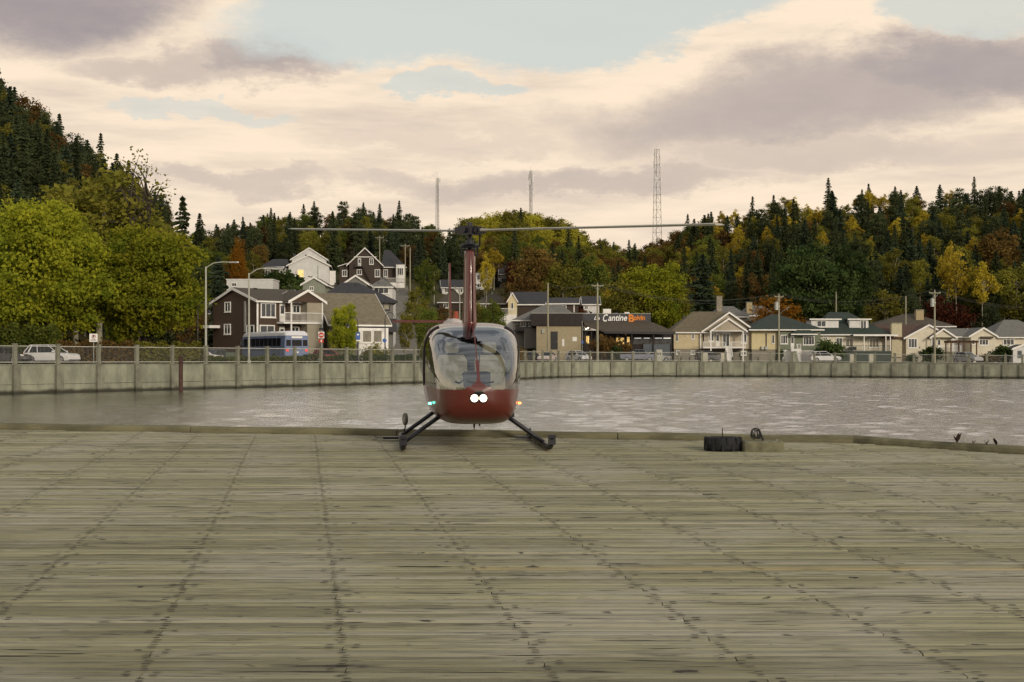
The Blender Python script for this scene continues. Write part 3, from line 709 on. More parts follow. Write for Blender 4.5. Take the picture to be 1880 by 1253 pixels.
def decid(seed, h, rx, base, matl, n_clump, per, leaf, bk=BARK, spread=.13, top=1.0, trunk_r=.022, multi=1):
    """trunk mesh, crown mesh; crown clumps fill an uneven ellipsoid between base*h and h"""
    rg = np.random.default_rng(seed); rd = random.Random(seed)
    c0 = np.array([0, 0, h*(base+1)/2]); hz = h*(1-base)/2
    d = rg.normal(size=(n_clump, 3)); d /= np.linalg.norm(d, axis=1)[:, None]
    r = rg.uniform(.25, 1, n_clump)**.45
    lob = 1+.16*np.sin(d[:, 0]*3+seed)*np.cos(d[:, 1]*4+seed*2)+.12*np.sin(d[:, 2]*5+seed)
    r = r*lob
    taper = np.where(d[:, 2] > 0, 1-(1-top)*d[:, 2]**2, 1.0)
    cl = c0+np.stack([d[:, 0]*r*rx*taper, d[:, 1]*r*rx*taper, d[:, 2]*r*hz], 1)
    sg = spread*rx*rg.uniform(.6, 1.3, n_clump)
    cen = np.repeat(cl, per, 0)+rg.normal(size=(n_clump*per, 3))*np.repeat(sg, per)[:, None]*np.array([1, 1, .72])
    tint = np.clip(np.repeat(rg.uniform(0, 1, n_clump), per)*.7+rg.uniform(0, .3, n_clump*per), 0, 1)
    crown = quads('crown', cen, leaf, rg, matl, tint)
    m = MB(); R0 = h*trunk_r
    for q in range(multi):
        lean = Vector((rd.uniform(-.06, .06)*h*(multi > 1), rd.uniform(-.04, .04)*h*(multi > 1), 0)); p = Vector((rd.uniform(-.3, .3)*(multi > 1), rd.uniform(-.3, .3)*(multi > 1), -.4)); top_ = Vector((0, 0, h*.8))+lean*2; pts = [p]
        for k in range(1, 6): pts.append(p.lerp(top_, k/5)+Vector((rd.uniform(-1, 1), rd.uniform(-1, 1), 0))*h*.012)
        for k in range(5): m.tube(pts[k], pts[k+1], R0*(1-k*.17)/multi**.5, R0*(1-(k+1)*.17)/multi**.5, 8, False)
        for k in rd.sample(range(n_clump), min(n_clump, 16 if multi == 1 else 9)):
            e = Vector(cl[k]); z0 = max(h*base*.85, min(h*.7, e.z-.5*math.hypot(e.x, e.y))); f_ = min(1, max(0, z0/(h*.8))); s0 = p.lerp(top_, f_)
            mid = s0.lerp(e, .5)+Vector((0, 0, .05*h)); m.tube(s0, mid, R0*.32, R0*.2, 5, False); m.tube(mid, e, R0*.2, R0*.06, 5, False)
    return m.mesh('trunk', bk), crown
def spruce(seed, h, rx, matl, n_whorl=24, start=.07, dens=1.0, open_=0.0):
    rg = np.random.default_rng(seed); cen, ax = [], []
    for k in range(n_whorl):
        f = start+(1-start)*(k/(n_whorl-1))**.92; L0 = rx*((1-f)**.68)*rg.uniform(.6, 1.15)+.10
        nb = int(7*dens*(1.15-f*.5))+2; ph = rg.uniform(0, 6.28)
        for b in range(nb):
            if open_ and rg.random() < open_: continue
            t = ph+2*math.pi*b/nb+rg.uniform(-.35, .35); L = L0*rg.uniform(.45, 1.2); dr = np.array([math.cos(t), math.sin(t), 0]); pr = np.array([-math.sin(t), math.cos(t), 0])
            ns = max(2, int(L/.30))
            for q in range(ns):
                u = (q+.6)/ns; z = f*h-(.22+.22*(1-f))*L*u*u+.10*L*max(0, u-.7)
                for s in range(4):
                    cen.append(dr*L*u+pr*rg.uniform(-1, 1)*.26*L*(1-u*.6)+np.array([0, 0, z+rg.uniform(-.12, .06)])); ax.append(dr*.9+np.array([0, 0, -.35]))
    for k in range(8): cen.append(np.array([0, 0, h*(1-.006*k)])); ax.append(np.array([0, 0, 1.0]))
    cen, ax = np.array(cen), np.array(ax); n = len(cen)
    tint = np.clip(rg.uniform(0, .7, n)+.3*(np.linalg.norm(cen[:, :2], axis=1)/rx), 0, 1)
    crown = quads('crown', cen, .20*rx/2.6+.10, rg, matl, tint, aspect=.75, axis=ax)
    m = MB(); m.tube((0, 0, -.6), (0, 0, h*.5), h*.015+.04, h*.009+.02, 7, False); m.tube((0, 0, h*.5), (0, 0, h*.97), h*.009+.02, .015, 6, False)
    return m.mesh('trunk', DBARK), crown
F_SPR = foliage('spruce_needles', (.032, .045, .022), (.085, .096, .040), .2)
F_SPR2 = foliage('fir_needles', (.032, .050, .034), (.078, .098, .048), .2)
F_MAP = foliage('maple_leaves_green_yellow', (.125, .165, .018), (.37, .35, .03), .42)
F_GRN = foliage('green_leaves', (.065, .095, .02), (.18, .19, .035), .35)
F_OLV = foliage('olive_leaves', (.10, .105, .022), (.25, .215, .036), .35)
F_YEL = foliage('yellow_leaves', (.27, .205, .024), (.50, .37, .045), .42)
F_GRV = foliage('grove_leaves', (.23, .22, .03), (.50, .43, .055), .42)
F_ORA = foliage('orange_leaves', (.20, .088, .012), (.32, .15, .02), .35)
F_RST = foliage('rust_leaves', (.085, .052, .02), (.19, .115, .034), .3)
F_RED = foliage('dark_red_leaves', (.05, .018, .012), (.11, .035, .016), .25)
F_DGR = foliage('dark_green_leaves', (.03, .055, .02), (.085, .11, .032), .3)
KIT = {
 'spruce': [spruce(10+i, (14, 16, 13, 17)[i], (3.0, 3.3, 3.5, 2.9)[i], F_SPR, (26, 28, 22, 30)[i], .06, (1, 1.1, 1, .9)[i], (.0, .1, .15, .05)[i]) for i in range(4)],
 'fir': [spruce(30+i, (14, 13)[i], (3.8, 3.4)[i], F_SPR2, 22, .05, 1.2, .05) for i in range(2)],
 'pine': [decid(41, 14, 2.3, .30, F_SPR, 60, 80, .19, DBARK, .16, .7), decid(42, 13, 2.7, .25, F_SPR, 64, 80, .19, DBARK, .16, .55)],
 'yellow': [decid(51+i, 12, 2.1, .48, F_YEL, 50, 55, .17, BIRCH, .17, .7, .012) for i in range(2)],
 'rust': [decid(61+i, 11, 2.9, .25, F_RST, 80, 60, .18, BARK, .15, .9, .015) for i in range(2)],
 'orange': [decid(66, 9, 3.2, .15, F_ORA, 90, 70, .16, BARK, .15)],
 'olive': [decid(71+i, 12, 3.2, .22, F_OLV, 90, 62, .18, BIRCH, .14, .85, .014) for i in range(2)],
 'green': [decid(81+i, 12, 3.6, .18, F_GRN, 110, 75, .18, BARK, .13, .95) for i in range(2)],
 'maple': [decid(91, 15, 6.2, .13, F_MAP, 380, 95, .19, DBARK, .085, .95), decid(92, 13, 5.0, .17, F_MAP, 300, 95, .18, DBARK, .09, 1.0)],
 'darkgreen': [decid(95, 15, 5.0, .10, F_DGR, 220, 100, .20, BARK, .10, .9)],
 'grove': [decid(97, 11, 5.0, .12, F_GRV, 140, 80, .2, BIRCH, .11, .9, .012), decid(98, 11, 4.6, .12, F_OLV, 140, 80, .2, BIRCH, .11, .9, .012)],
 'red': [decid(99, 8, 3.0, .15, F_RED, 80, 60, .17, BARK, .15)],
 'bare': [decid(101, 16, 3.0, .40, F_OLV, 90, 9, .13, BARK, .12, .9, .014, 4)],
 'cedar': [decid(104, 6, 1.35, .03, F_DGR, 80, 46, .18, DBARK, .16, .5)],
 'shrub': [decid(105, 1.8, 1.15, .0, F_DGR, 46, 40, .12, DBARK, .17), decid(106, 1.6, 1.5, .0, F_RST, 46, 40, .13, DBARK, .17), decid(107, 1.6, 1.5, .0, F_OLV, 46, 40, .13, DBARK, .17)],
}
NAMES = {'spruce': 'spruce_tree', 'fir': 'fir_tree', 'pine': 'pine_tree', 'yellow': 'aspen_tree', 'rust': 'autumn_tree', 'orange': 'orange_tree', 'olive': 'birch_tree', 'green': 'leafy_tree', 'maple': 'maple_tree', 'darkgreen': 'leafy_tree', 'grove': 'poplar_tree', 'red': 'autumn_tree', 'bare': 'sparse_tree', 'cedar': 'cedar_shrub', 'shrub': 'shrub'}
trg = random.Random(77); NTREE = {}
def tree(kind, x, y, z, sc, label, group=None, var=None, cat='tree', sx=1.0):
    k = KIT[kind]; tr, cr = k[trg.randrange(len(k)) if var is None else var]
    o = thing(NAMES[kind], (x, y, z), label, cat, group, trg.uniform(0, 6.28)); o.scale = (sc*sx, sc*sx, sc)
    link('trunk', tr, o); link('crown', cr, o); NTREE[kind] = NTREE.get(kind, 0)+1
    return o
H0 = {k: [max(v.co.z for v in c.vertices) for t, c in KIT[k]] for k in KIT}
def tree_at(kind, px, ytop, Y, label, group=None, var=0, cat='tree', sx=1.0, z=None):
    x = PX(px, Y); z = ground(x, Y) if z is None else z; h = PZ(ytop, Y)-z
    return tree(kind, x, Y, z-.05, h/H0[kind][var], label, group, var, cat, sx)
# big trees on the quay
tree_at('maple', 82, 350, 133, 'big yellow green maple beside the hedge behind the white car', var=0, sx=1.0)
tree_at('maple', 268, 402, 137, 'round yellow green maple with dark trunk next to the street lamp', var=1, sx=1.08)
tree_at('bare', 243, 268, 175, 'tall sparse half bare tree rising above the round maple', var=0)
tree_at('spruce', 335, 358, 215, 'dark spruce standing alone with a pointed top above the round maple', var=1, sx=.9)
tree_at('fir', 400, 470, 178, 'broad dark fir behind the street lamp beside the brown duplex', var=0, sx=1.15)
tree_at('orange', 437, 432, 300, 'slim orange tree on the slope above the white flat building', sx=.45)
tree_at('olive', 185, 300, 178, 'olive green tree behind the two big maples', var=0, sx=1.3)
tree_at('olive', 140, 330, 172, 'broad olive tree below the steep spruce slope', var=1, sx=1.3)
tree_at('rust', 345, 520, 165, 'rust and orange tree beside the street lamp', sx=.9)
for i, (px, yt) in enumerate(((492, 497), (508, 492), (528, 494), (545, 500))): tree_at('cedar', px, yt, 232, 'dark rounded cedar shrub in front of the white gabled house', 'cedars by the white gabled house', sx=1.15, cat='shrub')
tree_at('maple', 633, 553, 156, 'small yellow tinged tree in front of the tan steep roofed house', var=1, sx=.62)
tree_at('olive', 745, 570, 175, 'slender yellow olive tree at the foot of the hill street', var=0, sx=.5)
tree_at('green', 785, 560, 185, 'green bushy tree behind the helicopter tail', var=0, sx=.75)
tree_at('green', 905, 545, 186, 'green conical tree right of the helicopter mast', var=1, sx=.62)
tree_at('olive', 880, 552, 190, 'yellow green tree touching the helicopter mast', var=1, sx=.62)
tree_at('rust', 815, 560, 197, 'brownish bush tree between tail fin and mast', sx=.8)
tree_at('olive', 765, 525, 238, 'yellow green bush beside the hill street', var=1, sx=1.0)
tree_at('green', 783, 470, 290, 'dark green tree beside the white house with red shutters', var=1, sx=.7)
tree_at('yellow', 893, 462, 262, 'thin orange yellow tree in front of the small white house', sx=.6)
tree_at('maple', 1195, 476, 258, 'large round green tree behind the restaurant roof', var=0, sx=1.05)
tree_at('olive', 1150, 510, 255, 'yellow green tree left of the large round tree behind the restaurant', var=0, sx=1.1)
tree_at('olive', 1240, 520, 258, 'yellow green tree right of the large round tree behind the restaurant', var=1, sx=1.0)
tree_at('orange', 1425, 538, 246, 'round bright orange tree behind the green house', sx=1.25)
for i, (px, yt) in enumerate(((872, 396), (893, 389), (915, 386), (938, 384), (962, 387), (985, 391), (1008, 396), (1030, 402), (905, 405), (950, 408), (990, 412))): tree_at('grove', px, yt, 420 if i < 8 else 398, 'bright yellow green poplar on the rounded hilltop below the slim mast', 'poplars of the rounded hilltop', var=0 if i % 3 else 1, sx=1.15)
tree_at('darkgreen', 1490, 430, 268, 'huge dark green leafy tree above the green house roof', var=0, sx=.95)
tree_at('darkgreen', 1550, 440, 272, 'tall dark green leafy tree behind the house with dormers', var=0, sx=.8)
tree_at('olive', 1625, 528, 258, 'yellow green tree behind the brown roofed house', var=1, sx=1.25)
tree_at('red', 1735, 540, 262, 'dark red tree behind the transformer pole', sx=1.1)
tree_at('yellow', 1755, 455, 275, 'yellow aspen with pale forked trunk above the brown roof', var=0, sx=.9)
tree_at('yellow', 1805, 478, 272, 'bright yellow aspen at the foot of the wooded slope', var=1, sx=.9)
tree_at('yellow', 1742, 440, 285, 'small yellow aspen top against the dark spruces', var=1, sx=.6)
tree_at('olive', 1865, 480, 275, 'olive yellow tree above the white house', var=0, sx=1.2)
tree_at('rust', 1835, 420, 310, 'large brown tree among the spruces on the right slope', var=0, sx=1.2)
tree_at('rust', 985, 450, 275, 'reddish brown tree above the grey gabled house', var=0, sx=1.2)
tree_at('olive', 1035, 475, 268, 'olive birch with pale stem behind the hip roofed house', var=0, sx=1.1)
tree_at('rust', 960, 500, 258, 'low russet tree beside the grey hillside house', var=1, sx=1.2)
tree_at('green', 1080, 465, 285, 'green tree behind the olive birch', var=1, sx=1.0)
tree_at('red', 1040, 546, 248, 'red shrubby tree above the brown bungalow roof', sx=1.8)
tree_at('fir', 1290, 465, 275, 'dark fir behind the cream house chimney', var=0, sx=1.2)
tree_at('fir', 1350, 560, 255, 'low dark fir hedge tree beside the stone chimney', var=1, sx=2.0)
# ---- forests
SPECIES = {
 'spruce': 'dark spruce in the forest on the {}', 'fir': 'bluish dark fir in the forest on the {}', 'pine': 'dark ragged pine on the {}', 'yellow': 'yellow aspen with pale stem on the {}',
 'rust': 'brown leaved autumn tree on the {}', 'olive': 'olive green birch on the {}', 'green': 'green leafy tree on the {}', 'red': 'dark red tree on the {}', 'grove': 'poplar in the bright grove on the {}', 'orange': 'orange tree on the {}'}
frng = random.Random(11)
MARK = {'right wooded hillside': ((1330, 'above cream house'), (1460, 'above green house'), (1570, 'above dormer house'), (1680, 'above wide chimney'), (1780, 'above pergola'), (9999, 'above garden shed')),
 'steep left hillside': ((60, 'behind clipped hedge'), (180, 'behind big maple'), (9999, 'behind round maple')),
 'ridge behind the town': ((470, 'above flat white building'), (610, 'above white gable'), (750, 'above brown hill house'), (9999, 'beside rotor hub')),
 'hilltop below the thin mast': ((970, 'towards lattice mast'), (9999, 'towards tallest mast')),
 'slope below the bright grove': ((960, 'by grey hill house'), (9999, 'above grey gabled house')),
 'brown slope in the middle': ((1150, 'above restaurant entrance'), (1230, 'behind large round tree'), (9999, 'beside spruces')),
 'slope behind the duplex': ((360, 'behind round maple'), (9999, 'above duplex'))}
def wording(k, place, px, s, sc, hs):
    mark = next(m for lim, m in MARK[place] if px < lim); row = 'skyline' if s > .92 else 'upper' if s > .62 else 'middle' if s > .32 else 'lowest'
    size = 'tall' if sc > hs[0]+(hs[1]-hs[0])*.66 else 'small' if sc < hs[0]+(hs[1]-hs[0])*.33 else 'middling'
    base = {'spruce': 'dark spruce', 'fir': 'bluish fir', 'pine': 'ragged dark pine', 'yellow': 'yellow aspen', 'rust': 'brown autumn tree', 'olive': 'olive birch', 'green': 'green leafy tree', 'red': 'dark red tree', 'grove': 'bright poplar', 'orange': 'orange tree'}[k]
    return f"{size} {base} {mark}, {row} row of {place.replace('the ', '')}"
def forest(n, px0, px1, s0, s1, mix, place, group, mind, hs=(.75, 1.1), want=None, avoid=()):
    pts = []; tries = 0
    while len(pts) < n and tries < n*60:
        tries += 1
        px = frng.uniform(px0, px1); s = frng.uniform(s0, s1)
        yb, yr = (float(np.interp(px, T_px, t)) for t in (T_yb, T_yr)); Y = yb+(yr-yb)*s; x = PX(px, Y)
        if any((x-a)**2+(Y-b)**2 < mind*mind for a, b in pts): continue
        if any(a0 < px < a1 and b0 < Y < b1 for a0, a1, b0, b1 in avoid): continue
        pts.append((x, Y))
        kinds, ws = zip(*(mix(px, s) if callable(mix) else mix)); k = frng.choices(kinds, ws)[0]
        if k == 'grove': sc = frng.uniform(.8, 1.1)
        else: sc = frng.uniform(*hs)
        tree(k, x, Y, ground(x, Y)-.1, sc, wording(k, place, px, s, sc, hs), group+': '+NAMES[k].replace('_', ' '), None, 'tree', frng.uniform(.9, 1.15))
mixR = lambda px, s: [('spruce', 4), ('fir', 3.4), ('pine', 2.6), ('yellow', 4.2 if s > .60 and px < 1720 else .9), ('rust', 1.0), ('olive', 1.8)] if px > 1330 else [('spruce', 3), ('yellow', 2.0 if s > .6 else .5), ('rust', 3), ('olive', 2.0), ('green', 1)]
forest(370, 1240, 1960, .06, 1.04, mixR, 'right wooded hillside', 'right hillside forest', 4.0, (.68, .96))
forest(190, -110, 300, .10, 1.05, [('spruce', 4), ('fir', 2.5), ('pine', 2), ('rust', 1.5), ('olive', 1.6)], 'steep left hillside', 'left hillside forest', 3.2, (.74, 1.02))
forest(120, 360, 870, .62, 1.06, lambda px, s: [('spruce', 4), ('fir', 2), ('pine', 3), ('olive', 2.5 if px < 600 else .8), ('green', 1.5 if px < 640 else .5), ('rust', 1 if px < 620 else .4)], 'ridge behind the town', 'ridge forest', 5.0, (.68, 1.0), avoid=((450, 760, 200, 322),))
forest(34, 860, 1075, .80, 1.06, [('grove', 5), ('olive', 1), ('yellow', 1.5)], 'hilltop below the thin mast', 'bright hilltop grove', 5.2, (.8, 1.0))
forest(60, 880, 1090, .40, .80, [('rust', 2.5), ('olive', 2), ('spruce', 2.5), ('yellow', 1), ('red', .8), ('green', 1)], 'slope below the bright grove', 'slope trees below the grove', 4.8, (.65, .9), avoid=((860, 985, 200, 318),))
forest(95, 1075, 1300, .12, 1.03, [('rust', 5), ('olive', 3), ('green', 1.2), ('spruce', 1.2), ('yellow', .6)], 'brown slope in the middle', 'middle slope trees', 5.0, (.7, .98))
forest(26, 250, 480, .30, .68, [('spruce', 3), ('olive', 2), ('green', 2), ('rust', 1.4)], 'slope behind the duplex', 'slope trees behind the duplex', 5.0, (.6, .85), avoid=((400, 480, 200, 300),))
# undergrowth: leafy floor nobody could count
ug = np.random.default_rng(4); C_, T_ = [], []
for px0, px1, s0, s1, n_ in ((1235, 1980, -.02, 1.12, 17000), (1235, 1980, .92, 1.15, 6000), (300, 880, .92, 1.15, 4000), (-150, 300, -.05, 1.05, 6000), (300, 880, .55, 1.05, 8000), (860, 1300, .2, 1.05, 9000)):
    for _ in range(n_//14):
        px = ug.uniform(px0, px1); s = ug.uniform(s0, s1); yb, yr = (float(np.interp(px, T_px, t)) for t in (T_yb, T_yr)); Y = yb+(yr-yb)*s; x = PX(px, Y)
        z = ground(x, Y); hh = ug.uniform(.6, 2.6); tt = ug.uniform(0, 1)
        for q in range(14):
            C_.append((x+ug.normal()*.9, Y+ug.normal()*.9, z+ug.uniform(0, hh*(2.2 if s > .9 else 1)))); T_.append(min(1, max(0, tt+ug.normal()*.12)))
me = quads('forest_undergrowth', np.array(C_), .38, ug, foliage('undergrowth_leaves', (.020, .022, .010), (.060, .045, .018), .2), np.array(T_))
tag(link('forest_undergrowth', me), 'low brush covering the forest floor of the hills', kind='stuff')
# hedges and quay shrubs
def hedge(name, px0, px1, ytop, Y, dep, matl, label, leaf=.13, n_=5200, Y1=None):
    Y1 = Y if Y1 is None else Y1
    a, b = Vector((PX(px0, Y), Y, ground(PX(px0, Y), Y))), Vector((PX(px1, Y1), Y1, ground(PX(px1, Y1), Y1))); h = PZ(ytop, Y)-a.z; rg = np.random.default_rng(int(px0)+99)
    u = rg.uniform(0, 1, n_); vv = rg.uniform(-.5, .5, n_)*dep; zz = rg.uniform(0, 1, n_)**.7*h*(1+.12*np.sin(u*23)+.07*np.sin(u*57)); L = b-a; N = Vector((-L.y, L.x, 0)).normalized()
    cen = np.stack([a.x*(1-u)+b.x*u+N.x*vv, a.y*(1-u)+b.y*u+N.y*vv, a.z+zz], 1)
    t = thing(name, a, label, 'hedge'); me = quads('foliage', cen-np.array(a), leaf, rg, matl, rg.uniform(0, 1, n_)); link('foliage', me, t)
    for q in np.linspace(.04, .96, 9): m = MB(); p = a.lerp(b, q); m.tube(p-Vector((0,0,.2)), p+Vector((0, 0, h*.6)), .035, .015, 5); m.build('stem', DBARK, t)
hedge('clipped_hedge', -20, 107, 603, 126, 2.0, F_GRN, 'clipped green hedge behind the dark parked car', n_=7000)
hedge('autumn_hedge', 108, 250, 630, 122, 1.2, F_RST, 'brownish autumn hedge behind the fence below the maples', n_=5200, Y1=128)
hedge('rusty_hedge', 255, 372, 632, 128, 1.3, F_OLV, 'rusty olive hedge behind the fence beside the mooring pile', n_=5200, Y1=133)
hedge('low_hedge', 375, 560, 655, 133, .9, F_GRN, 'low green hedge along the fence in front of the bus', .11, 3600, Y1=144)
hedge('verge_bushes', 560, 770, 652, 145, .9, F_DGR, 'dark low verge bushes along the fence beside the red car', .11, 3000, Y1=160)
for (px, yt, Y, v, sx, lab) in ((1520, 622, 218, 0, 1.3, 'round dark clipped shrub between the green house and the veranda'), (1709, 633, 216, 0, 1.15, 'dark rounded shrub in front of the tan house entry'), (1432, 640, 214, 0, .7, 'small dark evergreen shrub beside the green house steps'), (1130, 632, 212, 0, .7, 'leafy planter shrub in front of the restaurant'), (1120, 612, 214, 1, .9, 'brown twiggy shrub by the restaurant entrance'), (1840, 632, 214, 0, 1.2, 'small flat topped shrub tree on the lawn of the white house'), (690, 627, 160, 2, .8, 'clipped bush beside the sunroom of the tan house'), (1675, 648, 214, 0, 1.2, 'low dark bush below the tan house window'), (945, 632, 190, 1, .9, 'red brown bush by the parked dark car'), (1815, 648, 214, 1, 1.2, 'low dark red bush on the white house lawn')):
    tree_at('shrub', px, yt, Y, lab, var=v, sx=sx, cat='shrub')
# trees on the shore behind the photographer (they show as reflections in the canopy)
mb_ = MB(); mb_.add([(-90, -14, 1.2), (90, -14, 1.2), (90, -160, 3), (-90, -160, 3)], [(0, 3, 2, 1)]); tag(mb_.build('near_shore_ground', go.data.materials[0]), 'grassy shore at the landward end of the deck', kind='structure')
for i, (x, y, s) in enumerate(((-30, -24, 1.2), (-20, -26, 1.3), (-11, -24, 1.1), (13, -40, 1.2), (-42, -30, 1.3), (-3, -30, 1.25), (6, -36, 1.1), (24, -44, 1.2))):
    tree('maple' if i % 2 else 'green', x, y, 1.3, s*.8, 'leafy tree on the shore at the landward end of the deck', 'shore trees', 0)
# ================================================================ HOUSES
class Plane:
    def __init__(s, p0, U, N): s.p0, s.U, s.N = p0, U, N
    def at(s, px):                    # ray through a photo column -> (u along plane, depth)
        tx = (px-CX)/FPX; d = s.N
        t = (s.p0.x*d.x+s.p0.y*d.y)/(tx*d.x+d.y); u = (t*tx-s.p0.x)*s.U.x+(t-s.p0.y)*s.U.y
        return u, t
    def off(s, n): return Plane(s.p0+s.N*n, s.U, s.N)
FRW = mat('window_frame_white', (.70, .69, .64), .5, .06, 2)
class House:
    def __init__(s, name, px, Y, rot, label, zb=None, cat='house', py=None, group=None):
        x = PX(px, Y); zb = ground(x, Y) if zb is None else zb
        s.O = Vector((x, Y, zb)); s.U = Vector((math.cos(R(rot)), math.sin(R(rot)), 0)); s.V = Vector((-s.U.y, s.U.x, 0)); s.zb = zb
        s.root = thing(name, s.O, label, cat, group)
        s.F = Plane(Vector((x, Y, 0)), s.U, -s.V); s.L = Plane(Vector((x, Y, 0)), s.V, -s.U)
    def uz(s, px, py, pl=None):
        pl = pl or s.F; u, t = pl.at(px); return u, PZ(py, t)
    def Zd(s, py, u, v):              # height seen at row py for plan position (u, v)
        q = s.O+s.U*u+s.V*v; return PZ(py, q.y)
    def pt(s, u, v, z): return Vector((s.O.x, s.O.y, 0))+s.U*u+s.V*v+Vector((0, 0, z))
    def B(s, name, mt, u0, u1, v0, v1, z0, z1, par=None):
        m = MB(); m.obox(Vector((s.O.x, s.O.y, 0)), s.U, s.V, u0, u1, v0, v1, z0, z1); return m.build(name, mt, par or s.root, fix=True)
    def fb(s, name, mt, x0, y0, x1, y1, n0, n1, par=None, pl=None):     # box on a facade given by photo rectangle
        pl = pl or s.F; u0, t0 = pl.at(x0); u1, t1 = pl.at(x1); t = (t0+t1)/2
        m = MB(); m.obox(pl.p0, pl.U, pl.N, u0, u1, n0, n1, PZ(y1, t), PZ(y0, t)); return m.build(name, mt, par or s.root, fix=True)
    def body(s, mt, u0, u1, v0, v1, z0, ze, zr=None, axis='u', name='wall'):
        m = MB()
        if zr is None: m.obox(Vector((s.O.x, s.O.y, 0)), s.U, s.V, u0, u1, v0, v1, z0, ze)
        elif axis == 'u': m.prism([s.pt(u0, v, z) for v, z in ((v0, z0), (v1, z0), (v1, ze), ((v0+v1)/2, zr), (v0, ze))], s.U*(u1-u0))
        else: m.prism([s.pt(u, v0, z) for u, z in ((u0, z0), (u1, z0), (u1, ze), ((u0+u1)/2, zr), (u0, ze))], s.V*(v1-v0))
        return m.build(name, mt, s.root, fix=True)
    def roof(s, mt, u0, u1, v0, v1, ze, zr, axis='u', oh=.45, th=.14, trim=WHITE, hip=None, rl=None, gutter=True):
        """gable roof (two thick slabs with rake boards) or, with hip=(inset0,inset1), a hipped one"""
        m = MB(); a0, a1, b0, b1 = (u0, u1, v0, v1) if axis == 'u' else (v0, v1, u0, u1)
        pt = (lambda a, b, z: s.pt(a, b, z)) if axis == 'u' else (lambda a, b, z: s.pt(b, a, z))
        bm = (b0+b1)/2; sl = (zr-ze)/(bm-b0); zo = ze-sl*oh; a0o, a1o = a0-oh*.7, a1+oh*.7
        if hip is None:
            for sg, be in ((-1, b0-oh), (1, b1+oh)):
                q = [pt(a0o, be, zo+.03), pt(a1o, be, zo+.03), pt(a1o, bm, zr+.03), pt(a0o, bm, zr+.03)]
                m.prism(q, (0, 0, th))
            r = m.build('roof', mt, s.root, fix=True)
            for ae in (a0o, a1o):
                for be in (b0-oh, b1+oh):
                    k = MB(); e = .05 if ae > a0 else -.05
                    k.prism([pt(ae, be, zo-.12), pt(ae, bm, zr-.12), pt(ae, bm, zr+.03+th+.02), pt(ae, be, zo+.03+th+.02)], (s.U if axis == 'u' else s.V)*e); k.build('rake_board', trim, r, fix=True)
        else:
            h0, h1 = hip; zc = zr
            q = [pt(a0o, b0-oh, zo), pt(a1o, b0-oh, zo), pt(a1o, b1+oh, zo), pt(a0o, b1+oh, zo)]; rt = [pt(a0+h0, bm, zc), pt(a1-h1, bm, zc)]
            m.add(q+[p+Vector((0, 0, th)) for p in q]+[p+Vector((0, 0, th)) for p in rt], [(0,3,2,1),(0,1,5,4),(1,2,6,5),(2,3,7,6),(3,0,4,7),(4,5,9,8),(5,6,9),(6,7,8,9),(7,4,8)])
            r = m.build('roof', mt, s.root, fix=True)
        if gutter:
            for be, dd in ((b0-oh, -.05), (b1+oh, .05)):
                k = MB(); n_ = (s.V if axis == 'u' else s.U)*dd
                k.prism([pt(a0o, be, zo-.10), pt(a1o, be, zo-.10), pt(a1o, be, zo+.09), pt(a0o, be, zo+.09)], n_); k.build('fascia', trim, r, fix=True)
        return r
    def win(s, x0, y0, x1, y1, pl=None, n=2, mt=None, fr=FRW, name='window', bar=True):
        pl = pl or s.F; u0, t0 = pl.at(x0); u1, t1 = pl.at(x1); t = (t0+t1)/2; z0, z1 = PZ(y1, t), PZ(y0, t)
        if u0 > u1: u0, u1 = u1, u0
        w_ = min(.13, (u1-u0)*.16); m = MB(); O_ = lambda *a: m.obox(pl.p0, pl.U, pl.N, *a)
        O_(u0, u1, .003, .09, z0, z0+w_); O_(u0, u1, .003, .09, z1-w_, z1); O_(u0, u0+w_, .003, .09, z0+w_, z1-w_); O_(u1-w_, u1, .003, .09, z0+w_, z1-w_)
        for k in range(1, n):
            c = u0+(u1-u0)*k/n; O_(c-.035, c+.035, .003, .08, z0+w_, z1-w_)
        wd = m.build(name, fr, s.root, fix=True)
        for k in range(n):
            a = u0+w_+(u1-u0-2*w_)*k/n; b = u0+w_+(u1-u0-2*w_)*(k+1)/n
            m = MB(); m.obox(pl.p0, pl.U, pl.N, a, b, .003, .03, z0+w_, z1-w_); m.build('pane', mt or GLASS, wd, fix=True)
        m = MB(); m.obox(pl.p0, pl.U, pl.N, u0-.06, u1+.06, .003, .13, z0-.07, z0); m.build('sill', fr, wd, fix=True)
        return wd
    def door(s, x0, y0, x1, y1, mt=None, pl=None, glass_=True):
        pl = pl or s.F; u0, t0 = pl.at(x0); u1, t1 = pl.at(x1); t = (t0+t1)/2; z0, z1 = PZ(y1, t), PZ(y0, t)
        if u0 > u1: u0, u1 = u1, u0
        m = MB(); m.obox(pl.p0, pl.U, pl.N, u0, u1, .003, .06, z0, z1); d = m.build('door', mt or FRW, s.root, fix=True)
        if glass_: m = MB(); m.obox(pl.p0, pl.U, pl.N, u0+.18*(u1-u0), u1-.18*(u1-u0), .062, .075, z0+.45*(z1-z0), z1-.12*(z1-z0)); m.build('pane', GLASS, d, fix=True)
        m = MB(); m.obox(pl.p0, pl.U, pl.N, u1-.14, u1-.08, .062, .12, z0+.42*(z1-z0), z0+.47*(z1-z0)); m.build('handle', STEEL, d, fix=True)
